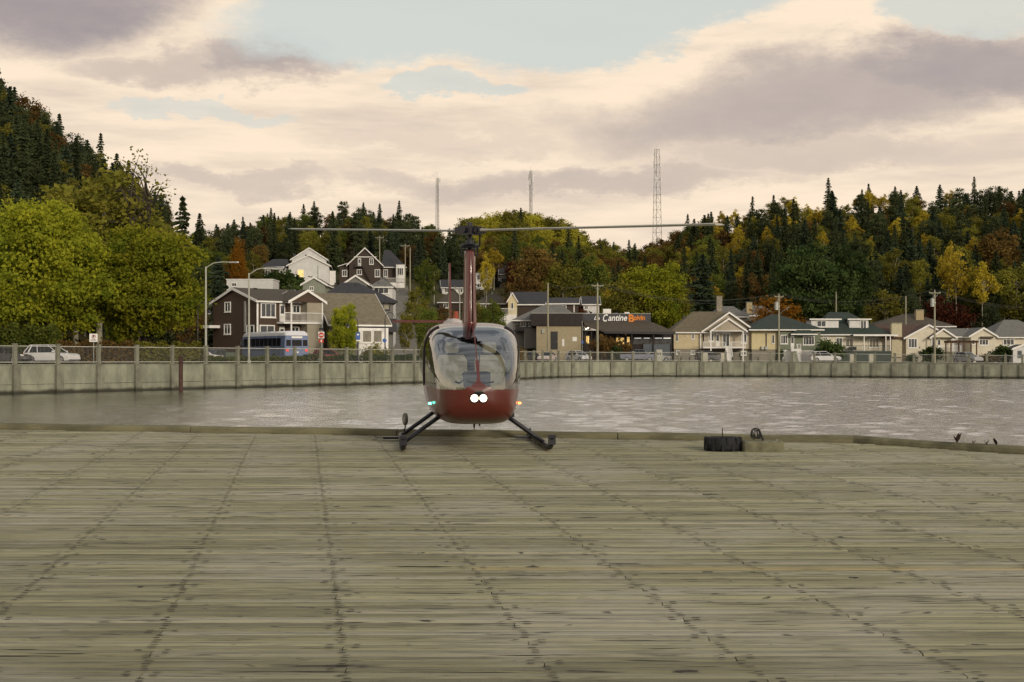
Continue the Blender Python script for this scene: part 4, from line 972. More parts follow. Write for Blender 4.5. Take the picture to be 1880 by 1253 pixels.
    def rail(s, u0, u1, v, z0, z1, mt=WHITE, step=.16, v1=None):
        """railing along u at depth v (or along v from v to v1 at u0)"""
        m = MB(); a, b = (s.pt(u0, v, 0), s.pt(u1, v, 0)) if v1 is None else (s.pt(u0, v, 0), s.pt(u0, v1, 0)); d = b-a; L = d.length; d.normalize(); nn = Vector((d.y, -d.x, 0))
        m.obox(a, d, nn, 0, L, -.03, .03, z1-.07, z1); m.obox(a, d, nn, 0, L, -.03, .03, z0+.08, z0+.13)
        k = 0
        while k*step < L: m.obox(a, d, nn, k*step-.014, k*step+.014, -.014, .014, z0+.13, z1-.07); k += 1
        for q in (0, L-.07): m.obox(a, d, nn, q, q+.07, -.035, .035, z0, z1-.071)
        return m.build('railing', mt, s.root)
    def chimney(s, x0, y0, x1, y1, v, dep, mt):
        pl = s.F.off(-v); c = s.fb('chimney', mt, x0, y0, x1, y1, -dep, 0, pl=pl); s.fb('chimney_cap', CONC, x0-.6, y0-1.2, x1+.6, y0+.2, -dep-.08, .08, c, pl); return c
SID = lambda n, c: mat(n, c, .7, .08, 1.0, boards=.16)
BROWN = SID('brown_siding', (.062, .038, .024)); TAN = SID('tan_siding', (.30, .265, .20)); WSID = SID('white_siding', (.60, .59, .57)); DBR = SID('dark_brown_siding', (.045, .03, .022))
CREAM = SID('cream_siding', (.50, .42, .26)); BEIGE = SID('beige_siding', (.40, .35, .265)); GREENS = SID('sage_green_siding', (.155, .175, .12)); GREYS = SID('grey_siding', (.16, .155, .14)); PALEG = SID('pale_green_siding', (.24, .255, .20)); CRW = SID('cream_white_siding', (.60, .55, .43)); YELS = SID('pale_yellow_siding', (.56, .48, .28))
shg = lambda n, c: mat(n, c, .9, .22, 2.2, .5, stretch=(1, 1, 2))
R_BR = shg('brown_shingles', (.075, .062, .045)); R_TAN = shg('tan_shingles', (.165, .14, .095)); R_DK = shg('charcoal_shingles', (.042, .042, .046)); R_GY = shg('grey_shingles', (.15, .145, .13)); R_GN = shg('dark_green_shingles', (.032, .045, .036)); R_RB = shg('red_brown_shingles', (.085, .05, .036)); R_KH = shg('khaki_shingles', (.135, .112, .07))
BRICK = mat('buff_brick', (.36, .29, .17), .9, .25, 5, .6, stretch=(1, 1, 2.5)); STONE = mat('field_stone', (.25, .22, .17), .9, .4, 3, .8)
def vents(H, pts, v):
    for x, y in pts: H.fb('roof_vent', DARK, x-2, y-4, x+2, y+1, -.4, .0, pl=H.F.off(-v))
# --- brown duplex behind the bus
H = House('duplex_house', 472, 156, 40, 'brown two storey duplex with white trim and balcony behind the blue bus')
w_, _ = H.F.at(579); d_, _ = H.L.at(391); z0 = H.zb; ze = PZ(552, 156); zr = H.Zd(531, 0, d_/2)
H.body(BROWN, 0, w_, 0, d_, z0-.5, ze, zr, 'u'); rf = H.roof(R_BR, 0, w_, 0, d_, ze, zr, 'u', .4)
H.fb('corner_board', WHITE, 471, 552, 474, 664, .003, .06)
u1, _ = H.F.at(524); pr = 1.6; FP = H.F.off(pr); ub0 = H.F.at(521)[0]; ub1 = w_+.05
zbal = H.uz(540, 592)[1]; ztop = H.uz(540, 575)[1]; zg = ze
H.B('balcony_floor', WHITE, H.F.at(508)[0], ub1, -pr, -.003, zbal-.22, zbal)
for u in (ub0, ub1-.15): H.B('balcony_post', WHITE, u, u+.15, -pr-.01, -pr+.14, z0, ze-.1)
H.rail(H.F.at(509)[0], ub1, -pr+.03, zbal, ztop)
us, ue = ub0-.2, ub1+.2; m = MB(); um = (us+ue)/2; zap = ze+ (ue-us)*.26
m.prism([H.pt(us, -pr, ze-.1), H.pt(ue, -pr, ze-.1), H.pt(um, -pr, zap-.12)], H.V*(pr+2.2)); m.build('porch_gable', BROWN, H.root, fix=True)
H.roof(R_BR, us, ue, -pr, 2.6, ze-.06, zap-.03, 'v', .25, gutter=False)
H.body(TAN, w_-2.0, w_-.0, -pr+.15, -.003, z0-.3, ze-.12, name='balcony_side_wall')
for a in ((478, 556.5, 506, 583.5, 3), (536, 560, 551, 576, 2)): H.win(*a[:4], n=a[4])
for a in ((476, 597, 504, 614, 2), (534, 600, 549, 614, 2)): H.win(*a[:4], n=a[4])
H.door(513, 558, 523, 591); H.door(512.5, 600, 522, 640)
for a in ((413, 554.5, 424, 573.5), (412, 595, 424, 614.5), (453, 597, 467, 640)): H.win(*a, pl=H.L, n=2)
H.fb('downpipe', STEEL, 449, 553, 452, 610, .003, .1, pl=H.L); vents(H, ((470, 533),), d_*.45)
H.fb('lean_to_roof', WHITE, 392, 598, 404, 603, .003, 1.4, pl=H.L)
# --- tan house with steep flared roof
H = House('steep_roof_house', 608, 160, 26, 'tan house with a big steep flared roof and white sunroom')
w_, _ = H.F.at(705); d_, _ = H.L.at(563); d_ = max(d_, 6.5); ze = PZ(588, 160); zr = H.Zd(540, 0, d_/2)
H.body(TAN, 0, w_, 0, d_, H.zb-.5, ze, zr, 'u'); H.roof(R_TAN, 0, w_, 0, d_, ze, zr, 'u', .9, .12)
H.B('eave_band', R_DK, .1, w_, -.35, -.003, ze-.9, ze-.45)
us, _ = H.F.at(648); H.B('sunroom', WHITE, us, w_-.05, -1.6, -.003, H.zb-.3, H.uz(680, 603)[1]); FS = H.F.off(1.6)
for a in ((650, 607, 662, 630), (664, 606, 683, 630), (684, 606, 702, 630)): H.win(*a, pl=FS, n=1, mt=glass('pale_curtain_glass', (.22, .20, .15)))
H.fb('wall_box', DARK, 630, 626, 635, 629, .003, .2)
# --- charcoal hip roofed house behind it
H = House('hip_roof_house', 585, 184, 8, 'grey house with a broad charcoal hip roof behind the steep roofed house')
w_, _ = H.F.at(722); d_ = 11; ze = PZ(550, 184); zr = H.Zd(521, 4, d_/2)
H.body(GREYS, 0, w_, 0, d_, H.zb-1, ze); H.roof(R_DK, 0, w_, 0, d_, ze, zr, 'u', .8, .15, R_DK, hip=(3.2, 4.6)); H.win(692, 556, 716, 570, n=2, fr=DARK, mt=glass('pale_reflecting_glass', (.28, .26, .19))); vents(H, ((616, 523), (655, 523)), 4.5)
H.B('balcony', DARK, w_-2.6, w_+.4, -1.2, -.003, ze-4.4, ze-2.6)
# --- little gables between
for nm, px, Y, x0, x1, ax, ay, ye, wm, rm, lb in (('green_gable_house', 556, 206, 556, 597, 577, 510, 522, PALEG, R_BR, 'small pale green gabled house behind the duplex'), ('grey_gable_house', 632, 214, 632, 674, 653, 507, 521, GREYS, R_GY, 'small grey gabled roof above the charcoal hip roof'), ('low_white_house', 680, 226, 680, 720, 700, 521, 526, WSID, R_GY, 'low white house with a grey roof beside the hill street')):
    H = House(nm, px, Y, 0, lb); u1, _ = H.F.at(x1); ze, zr = PZ(ye, Y), PZ(ay, Y)
    if nm == 'low_white_house': H.body(wm, 0, u1, 0, 7, H.zb-1, ze); H.roof(rm, 0, u1, 0, 7, ze, ze+1.5, 'u', .4, hip=(2, 2)); H.win(686, 528, 714, 540, n=3)
    else: H.body(wm, 0, u1, 0, 8, H.zb-1, ze, zr, 'v'); H.roof(rm, 0, u1, 0, 8, ze, zr, 'v', .35); H.win(px+12, ye+4, px+20, ye+12)
    vents(H, ((ax-5, ay+2),), 1.0)
# --- white gabled house up the slope with wing, and long flat white building
Y, g = on_ground(568, 527); H = House('white_gable_house', 530, Y, 6, 'white house with a broad front gable and a lit window up the slope')
w_, _ = H.F.at(604); ze, zr = PZ(487, Y), PZ(469, Y); H.body(WSID, 0, w_, 0, 10, H.zb-3, ze, zr, 'v'); H.roof(R_DK, 0, w_, 0, 10, ze, zr, 'v', .5)
H.win(546, 495, 558, 510, n=2, mt=LIT); H.fb('service_pipe', STEEL, 583, 488, 585, 512, .003, .12)
ul, _ = H.F.at(474); zl = PZ(491, Y); H.body(DBR, ul, -.003, 2, 9, H.zb-3, zl); H.roof(R_DK, ul, -.4, 2, 9, zl, PZ(477, Y+5), 'u', .5, hip=(3, .1)); H.win(486, 496, 497, 506, pl=H.F.off(-2)); H.fb('white_wall_panel', WSID, 512, 491, 529, 514, .004, .1, pl=H.F.off(-2))
u0, _ = H.F.at(531); H.body(WSID, u0, u0+8, 10.5, 18, ze, PZ(478, Y+14), PZ(458, Y+14), 'v', 'rear_gable'); H.roof(R_BR, u0, u0+8, 10.5, 18, PZ(478, Y+14), PZ(458, Y+14), 'v', .4); vents(H, ((540, 470), (562, 472)), 1.5)
H.fb('side_porch', WHITE, 604.5, 497, 616, 527, -5, -1.0)
H = House('flat_white_building', 416, 224, 0, 'long flat roofed white building above the duplex roof', cat='building'); w_, _ = H.F.at(501); H.body(WSID, 0, w_, 0, 6, H.zb-1, PZ(514, 224)); H.B('roof_edge', WHITE, -.1, w_+.1, -.1, 6.1, PZ(514, 224), PZ(512.5, 224)); H.win(425, 519, 435, 527, n=2)
# --- brown house with stair on the hill
Y, g = on_ground(671, 524); H = House('brown_hill_house', 641, Y, 4, 'dark brown gabled house with outside stairs high on the slope')
w_, _ = H.F.at(699); ze, zr = PZ(484, Y), PZ(456, Y); H.body(DBR, 0, w_, 0, 11, H.zb-3, ze, zr, 'v'); H.roof(R_DK, 0, w_, 0, 11, ze, zr, 'v', .6)
for a in ((678, 475, 686, 486), (655, 495, 664.5, 505), (690, 495, 705, 509)): H.win(*a) if a[2] < 699 else H.win(688, 495, 698, 509)
H.door(657, 475, 663, 489); H.fb('gable_band', WHITE, 650, 471.5, 691, 473, .003, .12)
ul, _ = H.F.at(623); H.body(DBR, ul, -.003, 1, 8, H.zb-3, PZ(489, Y)); m = MB(); m.prism([H.pt(ul-.4, .6, PZ(490, Y)), H.pt(.0, .6, PZ(483, Y)), H.pt(.0, .6, PZ(482, Y)), H.pt(ul-.4, .6, PZ(488.6, Y))], H.V*8); m.build('lean_to_roof', WHITE, H.root, fix=True); H.win(628, 496, 637.5, 508, pl=H.F.off(-1), n=2)
ur, _ = H.F.at(743); H.body(DBR, w_+.003, ur, 2.5, 12, H.zb-3, PZ(486, Y)); H.roof(R_DK, w_+.4, ur, 2.5, 12, PZ(486, Y), PZ(460, Y+7), 'u', .6, hip=(.2, 3.5))
H.fb('white_bay', WHITE, 727, 486, 743, 518, -2.4, -.4); H.win(729, 492, 741, 506, pl=H.F.off(-.4), n=3); H.win(704, 495, 712, 509, pl=H.F.off(-2.5))
H.rail(w_, ur, .2, H.zb+.6, H.zb+1.7); H.B('terrace', WHITE, w_+.01, ur, .1, 2.49, H.zb-2, H.zb+.6)
m = MB()
for k in range(12): q = k/11; u = H.F.at(664)[0]+(H.F.at(678)[0]-H.F.at(664)[0])*q; z = PZ(490, Y)+(PZ(517, Y)-PZ(490, Y))*q; m.obox(Vector((H.O.x, H.O.y, 0)), H.U, H.V, u, u+.3, -1.0, -.02, z-.06, z)
m.build('stairs', DARK, H.root, fix=True); H.B('landing', DARK, H.F.at(652)[0], H.F.at(664)[0], -1.1, -.003, PZ(491, Y), PZ(490, Y)); H.rail(H.F.at(652)[0], H.F.at(664)[0], -1.08, PZ(490, Y), PZ(483, Y), DARK)
# --- houses round the mast
Y, g = on_ground(835, 508); H = House('red_shutter_house', 822, Y, 0, 'white gabled house with dark red shutters left of the helicopter mast')
w_, _ = H.F.at(856); H.body(WSID, 0, w_, 0, 9, H.zb-3, PZ(490, Y), PZ(474, Y), 'v'); H.roof(R_BR, 0, w_, 0, 9, PZ(490, Y), PZ(474, Y), 'v', .4); H.win(836, 488, 842, 496, n=2)
for x in (833.5, 842.3): H.fb('shutter', mat('shutter_red', (.10, .02, .02), .6, .2, 3), x, 488, x+2.2, 496, .003, .07)
ur, _ = H.F.at(892); H.body(PALEG, w_+.003, ur, 1, 8, H.zb-3, PZ(486, Y)); H.roof(R_BR, w_+.4, ur, 1, 8, PZ(486, Y), PZ(470, Y+4), 'u', .5); H.win(878, 488, 886, 501, pl=H.F.off(-1)); H.win(865, 488, 872, 498, pl=H.F.off(-1))
Y, g = on_ground(888, 532); H = House('white_box_house', 868, Y, -6, 'white two storey house with dark windows right of the helicopter mast'); w_, _ = H.F.at(903); H.body(WSID, 0, w_, 0, 6, H.zb-2.5, PZ(503, Y)); H.roof(R_GY, 0, w_, 0, 6, PZ(503, Y), PZ(498, Y+3), 'u', .4, hip=(2, 2)); H.win(875, 505, 882, 515, n=1); H.win(886, 506, 892, 515, n=1); H.win(895, 507, 901, 514, n=2); H.win(876, 520, 884, 529)
Y, g = on_ground(830, 545); H = House('low_trim_house', 812, Y, 6, 'low house with a white trimmed dark roof and pale windows behind the tail fin'); w_, _ = H.F.at(853); H.body(WSID, 0, w_, 0, 7, H.zb-2, PZ(527, Y)); H.roof(R_DK, 0, w_, 0, 7, PZ(527, Y), PZ(515, Y+3.5), 'u', .5); H.win(816, 528, 825, 538, n=2); H.win(828, 528, 838, 538, n=1, mt=glass('pale_window', (.32, .28, .18))); H.win(841, 528, 850, 538)
for px, x1, yr_, ye, yb, lb in ((806, 852, 532, 553, 572, 'brown hip roofed bungalow half hidden by trees left of the mast'), (874, 934, 540, 556, 575, 'brown hip roofed bungalow half hidden by trees right of the mast')):
    Y, g = on_ground(px+20, yb); H = House('brown_bungalow', px, Y, 0, lb); w_, _ = H.F.at(x1); H.body(DBR, 0, w_, 0, 9, H.zb-2, PZ(ye, Y)); H.roof(R_BR, 0, w_, 0, 9, PZ(ye, Y), PZ(yr_, Y+4.5), 'u', .6, hip=(3, 3)); H.win(px+8, ye+4, px+18, ye+13); H.chimney(px+28, yr_-4, px+31, yr_+6, 4, .8, STEEL)
Y, g = on_ground(935, 527); H = House('grey_hill_house', 918, Y, 0, 'grey two storey house with small white window up the slope'); w_, _ = H.F.at(958); H.body(GREYS, 0, w_, 0, 7, H.zb-3, PZ(502, Y)); H.roof(R_DK, 0, w_, 0, 7, PZ(502, Y), PZ(488, Y+3.5), 'u', .5); H.win(930, 503, 938, 509, n=2); H.fb('garage_door', DARK, 922, 512, 944, 526, .003, .06)
Y2 = Y+16; H = House('white_top_house', 914, Y2, 0, 'white gabled house above the grey two storey house'); w_, _ = H.F.at(968); H.body(WSID, 0, w_, 0, 9, ground(H.O.x, Y2)-3, PZ(483, Y2), PZ(468, Y2), 'v'); H.roof(R_DK, 0, w_, 0, 9, PZ(483, Y2), PZ(468, Y2), 'v', .5); H.win(928, 484, 934, 490)
# --- grey gabled house, hip house, cottage
H = House('grey_gabled_house', 933, 236, -4, 'grey brown house with a steep little cream gable and white railing'); w_, _ = H.F.at(1060); Y = 236; H.body(DBR, 0, w_, 1, 9, H.zb-2, PZ(557, Y)); u1, _ = H.F.at(1000); H.roof(R_DK, .5, u1, 1, 9, PZ(557, Y), PZ(538, Y+5), 'u', .5); H.roof(R_DK, u1+.5, w_, 1, 9, PZ(557, Y), PZ(549, Y+5), 'u', .5)
ug_, _ = H.F.at(949); H.body(YELS, 0, ug_, -.2, .9, H.zb-2, PZ(552, Y), PZ(540, Y), 'v', 'gable_wall'); H.roof(R_DK, 0, ug_, -.2, 3, PZ(552, Y), PZ(539, Y), 'v', .25, gutter=False); H.win(938, 556, 943, 569, pl=H.F.off(.2), n=1); H.fb('corner_board', WHITE, 1053, 557, 1055, 574, .0, .06, pl=H.F.off(-1)); H.rail(H.F.at(918)[0], ug_, -1.5, PZ(579, Y), PZ(567, Y)); H.B('terrace', WHITE, H.F.at(918)[0], ug_, -1.6, -.21, H.zb-1, PZ(579, Y)); H.win(1028, 560, 1040, 568, pl=H.F.off(-1)); H.chimney(1024, 553, 1032, 566, 3, .9, BRICK)
H = House('grey_hip_house', 946, 228, 0, 'dark house with a wide grey hip roof left of the restaurant'); w_, _ = H.F.at(1064); Y = 228; H.body(GREYS, 0, w_, 0, 10, H.zb-1, PZ(585, Y)); H.roof(R_GY, 0, w_, 0, 10, PZ(585, Y), PZ(561, Y+5), 'u', .8, hip=(5.0, 3.0)); H.win(955, 590, 966, 600, n=2); H.win(970, 590, 980, 600, n=2); H.rail(-.3, 4.5, -1.2, PZ(607, Y), PZ(598, Y), DARK); H.B('deck_floor', DARK, -.3, 4.5, -1.3, -.003, PZ(609, Y), PZ(607, Y)); H.fb('car_shelter', GREYS, 962, 604, 984, 640, .003, 2.0)
Y = 246; H = House('small_gable_cottage', 1071, Y, 0, 'little white trimmed cottage behind the restaurant sign'); w_, _ = H.F.at(1100); H.body(WSID, 0, w_, 0, 6, H.zb-2, PZ(558, Y)); H.roof(R_DK, 0, w_, 0, 6, PZ(558, Y), PZ(546, Y+3), 'u', .4); H.win(1073, 561, 1080, 569)
# --- restaurant
Y = 222; H = House('restaurant', 985, Y, 0, 'restaurant with dark wood parapet, white and orange lettering and shed roof', cat='restaurant')
WOODP = mat('charred_wood_cladding', (.028, .021, .020), .8, .35, 2, .6, boards=.22); STUC = mat('buff_stucco', (.33, .28, .18), .9, .1, 2, .3); SIGN = mat('slate_sign_board', (.05, .05, .056), .7, .3, 2, .3, boards=.25); R_RS = shg('brown_felt_roof', (.075, .058, .040))
u_ = lambda px: H.F.at(px)[0]; z_ = lambda py: PZ(py, Y)
H.body(STUC, 0, u_(1067), 0, 9, H.zb-.5, z_(599)); H.B('parapet', WOODP, u_(975), u_(1069.5), -.35, 9.3, z_(598.5), z_(576)); H.B('parapet_cap', STEEL, u_(974.5), u_(1070), -.4, 9.35, z_(576), z_(575.2))
H.door(1011, 609, 1024, 642, DARK, glass_=False); H.fb('wall_poster', WHITE, 1051, 619, 1059, 627, .003, .04); H.fb('menu_board', WHITE, 1032, 623, 1036, 636, .003, .04)
H.fb('meter_box', STEEL, 995, 605, 1000, 612, .003, .25)
H.body(WOODP, u_(1071), u_(1236), 1.5, 10, H.zb-.5, z_(607), name='dining_wall')
H.B('sign_board', SIGN, u_(1070.5), u_(1199.5), 4.0, 4.25, PZ(592, Y+4), PZ(576.5, Y+4)); H.B('sign_coping', STEEL, u_(1070.5), u_(1199.5), 3.97, 4.4, PZ(576.5, Y+4), PZ(575.8, Y+4))
m = MB(); a, b, c, d = H.pt(u_(1108), -1.6, z_(608.5)), H.pt(u_(1238), -1.6, z_(610)), H.pt(u_(1201), 4.0, PZ(591.5, Y+4)), H.pt(u_(1073), 4.0, PZ(590, Y+4)); m.prism([a, b, c, d], (0, 0, -.22)); e_ = H.pt(u_(1073), -.2, z_(596)); m.prism([a, d, e_], (0, 0, -.22)); m.build('shed_roof', R_RS, H.root, fix=True)
m = MB(); m.prism([a+Vector((0, -.04, -.4)), b+Vector((0, -.04, -.4)), b+Vector((0, -.04, -.02)), a+Vector((0, -.04, -.02))], (0, .05, 0)); m.build('eave_board', DARK, H.root, fix=True)
FW = H.F.off(-1.5)
for x0, y0, x1, y1, n, mt in ((1073, 616, 1083, 632, 2, LIT), (1091, 616, 1106, 637, 2, None), (1130, 619, 1147, 635, 2, LIT), (1150, 618, 1157, 640, 1, LIT), (1162, 620, 1198, 632, 3, None), (1201, 619, 1232, 632, 3, None)): H.win(x0, y0, x1, y1, pl=FW, n=n, mt=mt, fr=mat('dark_bronze', (.05, .042, .032), .5, .2, 3))
for x0, x1 in ((1165, 1177), (1182, 1193), (1202, 1215), (1218, 1231)): H.fb('light_strip', emit('cool_strip_light', (.95, .95, .9), .55), x0, 620.6, x1, 622, .10, .14, pl=FW)
for px in (1086, 1160, 1199.5, 1233): H.fb('post', WOODP, px-1, 609, px+1, 658, -.0, .2, pl=H.F.off(1.2))
H.B('terrace_screen', mat('blue_grey_screen', (.07, .085, .10), .6, .2, 2), u_(1180), u_(1232), -1.1, -1.0, H.zb, z_(632.5))
for x0, y0, x1, y1 in ((1111.5, 565.5, 1126, 575.5), (1152, 571.5, 1161, 576)): H.fb('roof_unit', WHITE, x0, y0, x1, y1+1, -6.6, -5.2)
H.fb('roof_vent', DARK, 1133, 572, 1139, 577, -6, -5.2)
for dx_ in (0, 3): H.fb('flood_lamp', emit('flood_white', (1, .95, .85), .9), 1074+dx_*1.2, 603-dx_*.5, 1077+dx_*1.2, 606-dx_*.5, .5, .6)
m = MB(); m.tube(H.pt(u_(1075), -.5, z_(607)), H.pt(u_(1075), -.5, H.zb), .08, .08, 8); m.build('porch_column', DARK, H.root)
def text_mesh(body, size, shear=0.0, extrude=.03, bold=0.0):
    c = bpy.data.curves.new('txt', 'FONT'); c.body = body; c.size = size; c.shear = shear; c.extrude = extrude; c.offset = bold; c.resolution_u = 3
    o = bpy.data.objects.new('txt', c); COL.objects.link(o); bpy.context.view_layer.update(); me = bpy.data.meshes.new_from_object(o.evaluated_get(bpy.context.evaluated_depsgraph_get())); bpy.data.objects.remove(o); bpy.data.curves.remove(c); return me
def lettering(name, body, px0, px1, py0, py1, Y, mt, parent, shear=0, bold=0.0):
    me = text_mesh(body, 1.0, shear, .03, bold); xs = [v.co.x for v in me.vertices]; ys = [v.co.y for v in me.vertices]; a, b, c, d = min(xs), max(xs), min(ys), max(ys)
    X0, X1, Z0, Z1 = PX(px0, Y), PX(px1, Y), PZ(py1, Y), PZ(py0, Y); pl = parent_loc(parent)
    for v in me.vertices: x, y, z = v.co; v.co = (X0+(x-a)/(b-a)*(X1-X0)-pl.x, Y-z-pl.y, Z0+(y-c)/(d-c)*(Z1-Z0)-pl.z)
    me.materials.append(mt); me.update(); return link(name, me, parent)
ORG = mat('sign_orange', (.62, .20, .02), .5, .08, 3); SW = mat('sign_white', (.78, .77, .74), .5, .04, 3)
lettering('sign_lettering', 'La', 1090.5, 1101, 581, 587.5, Y+3.95, SW, H.root, .3, .012); lettering('sign_lettering', 'C', 1107, 1116, 577.2, 591, Y+3.95, SW, H.root, .3, .015); lettering('sign_lettering', 'antine', 1116.5, 1151.5, 578.5, 589.5, Y+3.95, SW, H.root, .3, .015)
lettering('sign_lettering', 'B', 1154, 1164.5, 577.5, 592, Y+3.95, ORG, H.root, 0, .04); lettering('sign_lettering', 'oivin', 1163.5, 1184, 579, 588.5, Y+3.95, ORG, H.root, 0, .03)
# --- cream house
Y = 224; H = House('cream_house', 1237, Y, 0, 'cream raised bungalow with a gabled porch and white stairs'); uc = lambda px: H.F.at(px)[0]; zz = lambda py: PZ(py, Y)
FND = mat('foundation_concrete', (.22, .20, .16), .9, .15, 2, .3)
H.body(CREAM, 0, uc(1290), 0, 10, zz(641), zz(607)); H.B('foundation', FND, .05, uc(1382), .05, 9.9, H.zb-.5, zz(641)); ur, ug0 = uc(1383), uc(1292)
H.body(BEIGE, ug0, ur, -.3, 9.95, zz(641), zz(607), zz(577), 'v'); H.roof(R_KH, ug0, ur, -.5, 10, zz(607), zz(575), 'v', .5); H.roof(R_KH, -.2, uc(1337), 0, 10, zz(607), PZ(574, Y+5), 'u', .6, hip=(4.0, .1))
up0, up1 = uc(1302), uc(1364); H.roof(R_KH, up0, up1, -2.6, 1, zz(608), zz(587), 'v', .3, gutter=False); m = MB(); m.prism([H.pt(up0, -2.5, zz(608)), H.pt(up1, -2.5, zz(608)), H.pt((up0+up1)/2, -2.5, zz(588.5))], H.V*2.1); m.build('porch_gable', BEIGE, H.root, fix=True)
H.B('porch_beam', WHITE, up0, up1, -2.6, -2.4, zz(609.5), zz(607.9)); FP = H.F.off(.3)
for px in (1300, 1358.5): H.B('porch_post', WHITE, uc(px), uc(px)+.2, -2.55, -2.35, H.zb, zz(609))
H.B('porch_floor', WHITE, uc(1287), up1, -2.6, -.31, zz(640), zz(638)); H.rail(uc(1287), uc(1325), -2.5, zz(638), zz(628)); H.rail(uc(1338), up1, -2.5, zz(638), zz(628)); H.fb('corner_board', WHITE, 1284.5, 608, 1287, 641, .3, .36); H.fb('corner_board', WHITE, 1379.5, 607, 1382, 660, .3, .36)
for a in ((1240.6, 613, 1245, 627, 1), (1269, 613, 1275.2, 623, 2)): H.win(*a[:4], n=a[4])
for a in ((1301, 612.5, 1311, 627, 2), (1360.5, 613, 1371.5, 631, 2), (1360, 645, 1370.5, 653, 2)): H.win(*a[:4], n=a[4], pl=FP)
H.win(1360.5, 606.5, 1371.5, 611.5, n=1, pl=FP, mt=WHITE); H.door(1314, 613, 1321, 637, pl=FP); H.win(1326, 612.5, 1340, 637, n=2, pl=FP, name='patio_door')
for x0 in (1241, 1268): H.win(x0, 644, x0+8, 651, n=2)
m = MB()
for k in range(8): q = k/7; H_u = uc(1326)+(uc(1341)-uc(1326))*.0; m.obox(Vector((H.O.x, H.O.y, 0)), H.U, H.V, uc(1327), uc(1336), -2.65-.28*(k+1), -2.65-.28*k, H.zb-.1, zz(639)-(zz(639)-H.zb)*q-.05)
m.build('stairs', WHITE, H.root, fix=True)
for px in (1326.5, 1336.5):
    m = MB(); p0, p1 = H.pt(uc(px), -2.6, zz(629)), H.pt(uc(px), -4.9, H.zb+1.0); m.tube(p0, p1, .05, .05, 6)
    for q in np.linspace(.05, 1, 8): p = p0.lerp(p1, q); m.tube(p, p-Vector((0, 0, .85)), .025, .025, 5)
    m.build('stair_rail', WHITE, H.root)
vents(H, ((1256, 584),), 3); H.fb('lamp', WHITE, 1260.5, 616.5, 1262.5, 618.5, .003, .15)
# --- sage green house
H = House('green_house', 1380, 223, 0, 'sage green bungalow with a dark green hip roof and pale yellow wing'); Y = 223
H.body(YELS, 0, uc(1427), 0, 10, zz(642), zz(603)); H.body(GREENS, uc(1427)+.003, uc(1505), -.6, 10, zz(643), zz(603)); H.B('foundation', WHITE, uc(1427), uc(1504), -.55, 9, H.zb-.5, zz(643)); H.B('foundation', FND, .05, uc(1426), .05, 9, H.zb-.5, zz(642)); H.roof(R_GN, -.2, uc(1505), -.6, 10, zz(603), PZ(579, Y+5), 'u', .7, hip=(4.2, 6.0)); FG = H.F.off(.6)
H.win(1417, 615, 1422, 631, n=1)
for a in ((1432.7, 615, 1446.6, 632, 3), (1474, 617, 1495.5, 634, 4)): H.win(*a[:4], n=a[4], pl=FG)
H.door(1451.5, 617, 1458, 641, pl=FG); H.roof(R_GN, uc(1450), uc(1494), -1.7, -.4, zz(611.5), zz(605), 'u', .3, hip=(1.4, 1.4)); H.B('porch_floor', WHITE, uc(1448), uc(1466), -2.1, -.61, H.zb, zz(641)); H.rail(uc(1459), uc(1466), -2.0, zz(641), zz(632))
m = MB()
for k in range(6): m.obox(Vector((H.O.x, H.O.y, 0)), H.U, H.V, uc(1449), uc(1457), -2.12-.28*(k+1), -2.12-.28*k, H.zb-.1, zz(642)-(zz(642)-H.zb)*(k+1)/7)
m.build('stairs', CONC, H.root, fix=True)
for px in (1448, 1457.5):
    m = MB(); p0, p1 = H.pt(uc(px), -2.1, zz(632)), H.pt(uc(px), -4.0, H.zb+.9); m.path([p0, p1, p1-Vector((0,0,.9))], .04, 6); m.build('stair_rail', WHITE, H.root)
for x in (1397, 1404): H.fb('heat_pump', STEEL, x, 636.5, x+5, 642, .1, .5)
H.fb('flue_pipe', DARK, 1406, 612, 1407.5, 642, .003, .15); H.fb('roof_vent', WHITE, 1448, 589, 1450.5, 595, -2.6, -2.2)
# --- veranda house with dormers
Y = 226; H = House('dormer_house', 1505, Y, 0, 'white house with a dark green hip roof, two dormers and a veranda'); w_ = uc(1629)
H.body(CRW, 0, w_, 0, 10, H.zb-.5, zz(610)); H.roof(R_GN, 0, w_, 0, 10, zz(610), PZ(575, Y+5), 'u', .7, hip=(2.6, 5.2))
for x0, x1, y0, yb_, wx0, wx1, v in ((1492, 1542, 585, 602, 1499, 1517, .9), (1562, 1597, 585, 608, 1579, 1591, .9)):
    H.body(WSID, uc(x0), uc(x1), v, 5, zz(607), PZ(587, Y+v), name='dormer'); H.B('dormer_roof', R_GN, uc(x0)-.35, uc(x1)+.35, v-.4, 5.2, PZ(587, Y), PZ(585.4, Y)); H.B('dormer_fascia', WHITE, uc(x0)-.4, uc(x1)+.4, v-.46, v-.401, PZ(587.5, Y), PZ(585.2, Y)); H.win(wx0, 588.5, wx1, yb_-1, pl=H.F.off(-v), n=2)
for a in ((1510, 619, 1520, 626, 2), (1551.6, 621, 1567, 638, 2), (1595, 621, 1614, 639, 3)): H.win(*a[:4], n=a[4], mt=glass('warm_curtain_glass', (.15, .13, .08)))
H.win(1534, 620, 1547, 642, n=2, name='patio_door'); H.B('veranda_roof', R_GN, uc(1560), uc(1640), -2.6, -.003, zz(616.5), zz(614.8)); H.B('veranda_fascia', WHITE, uc(1559.5), uc(1640.5), -2.67, -2.601, zz(617.8), zz(615))
DG = mat('dark_green_paint', (.025, .04, .034), .6, .2, 3)
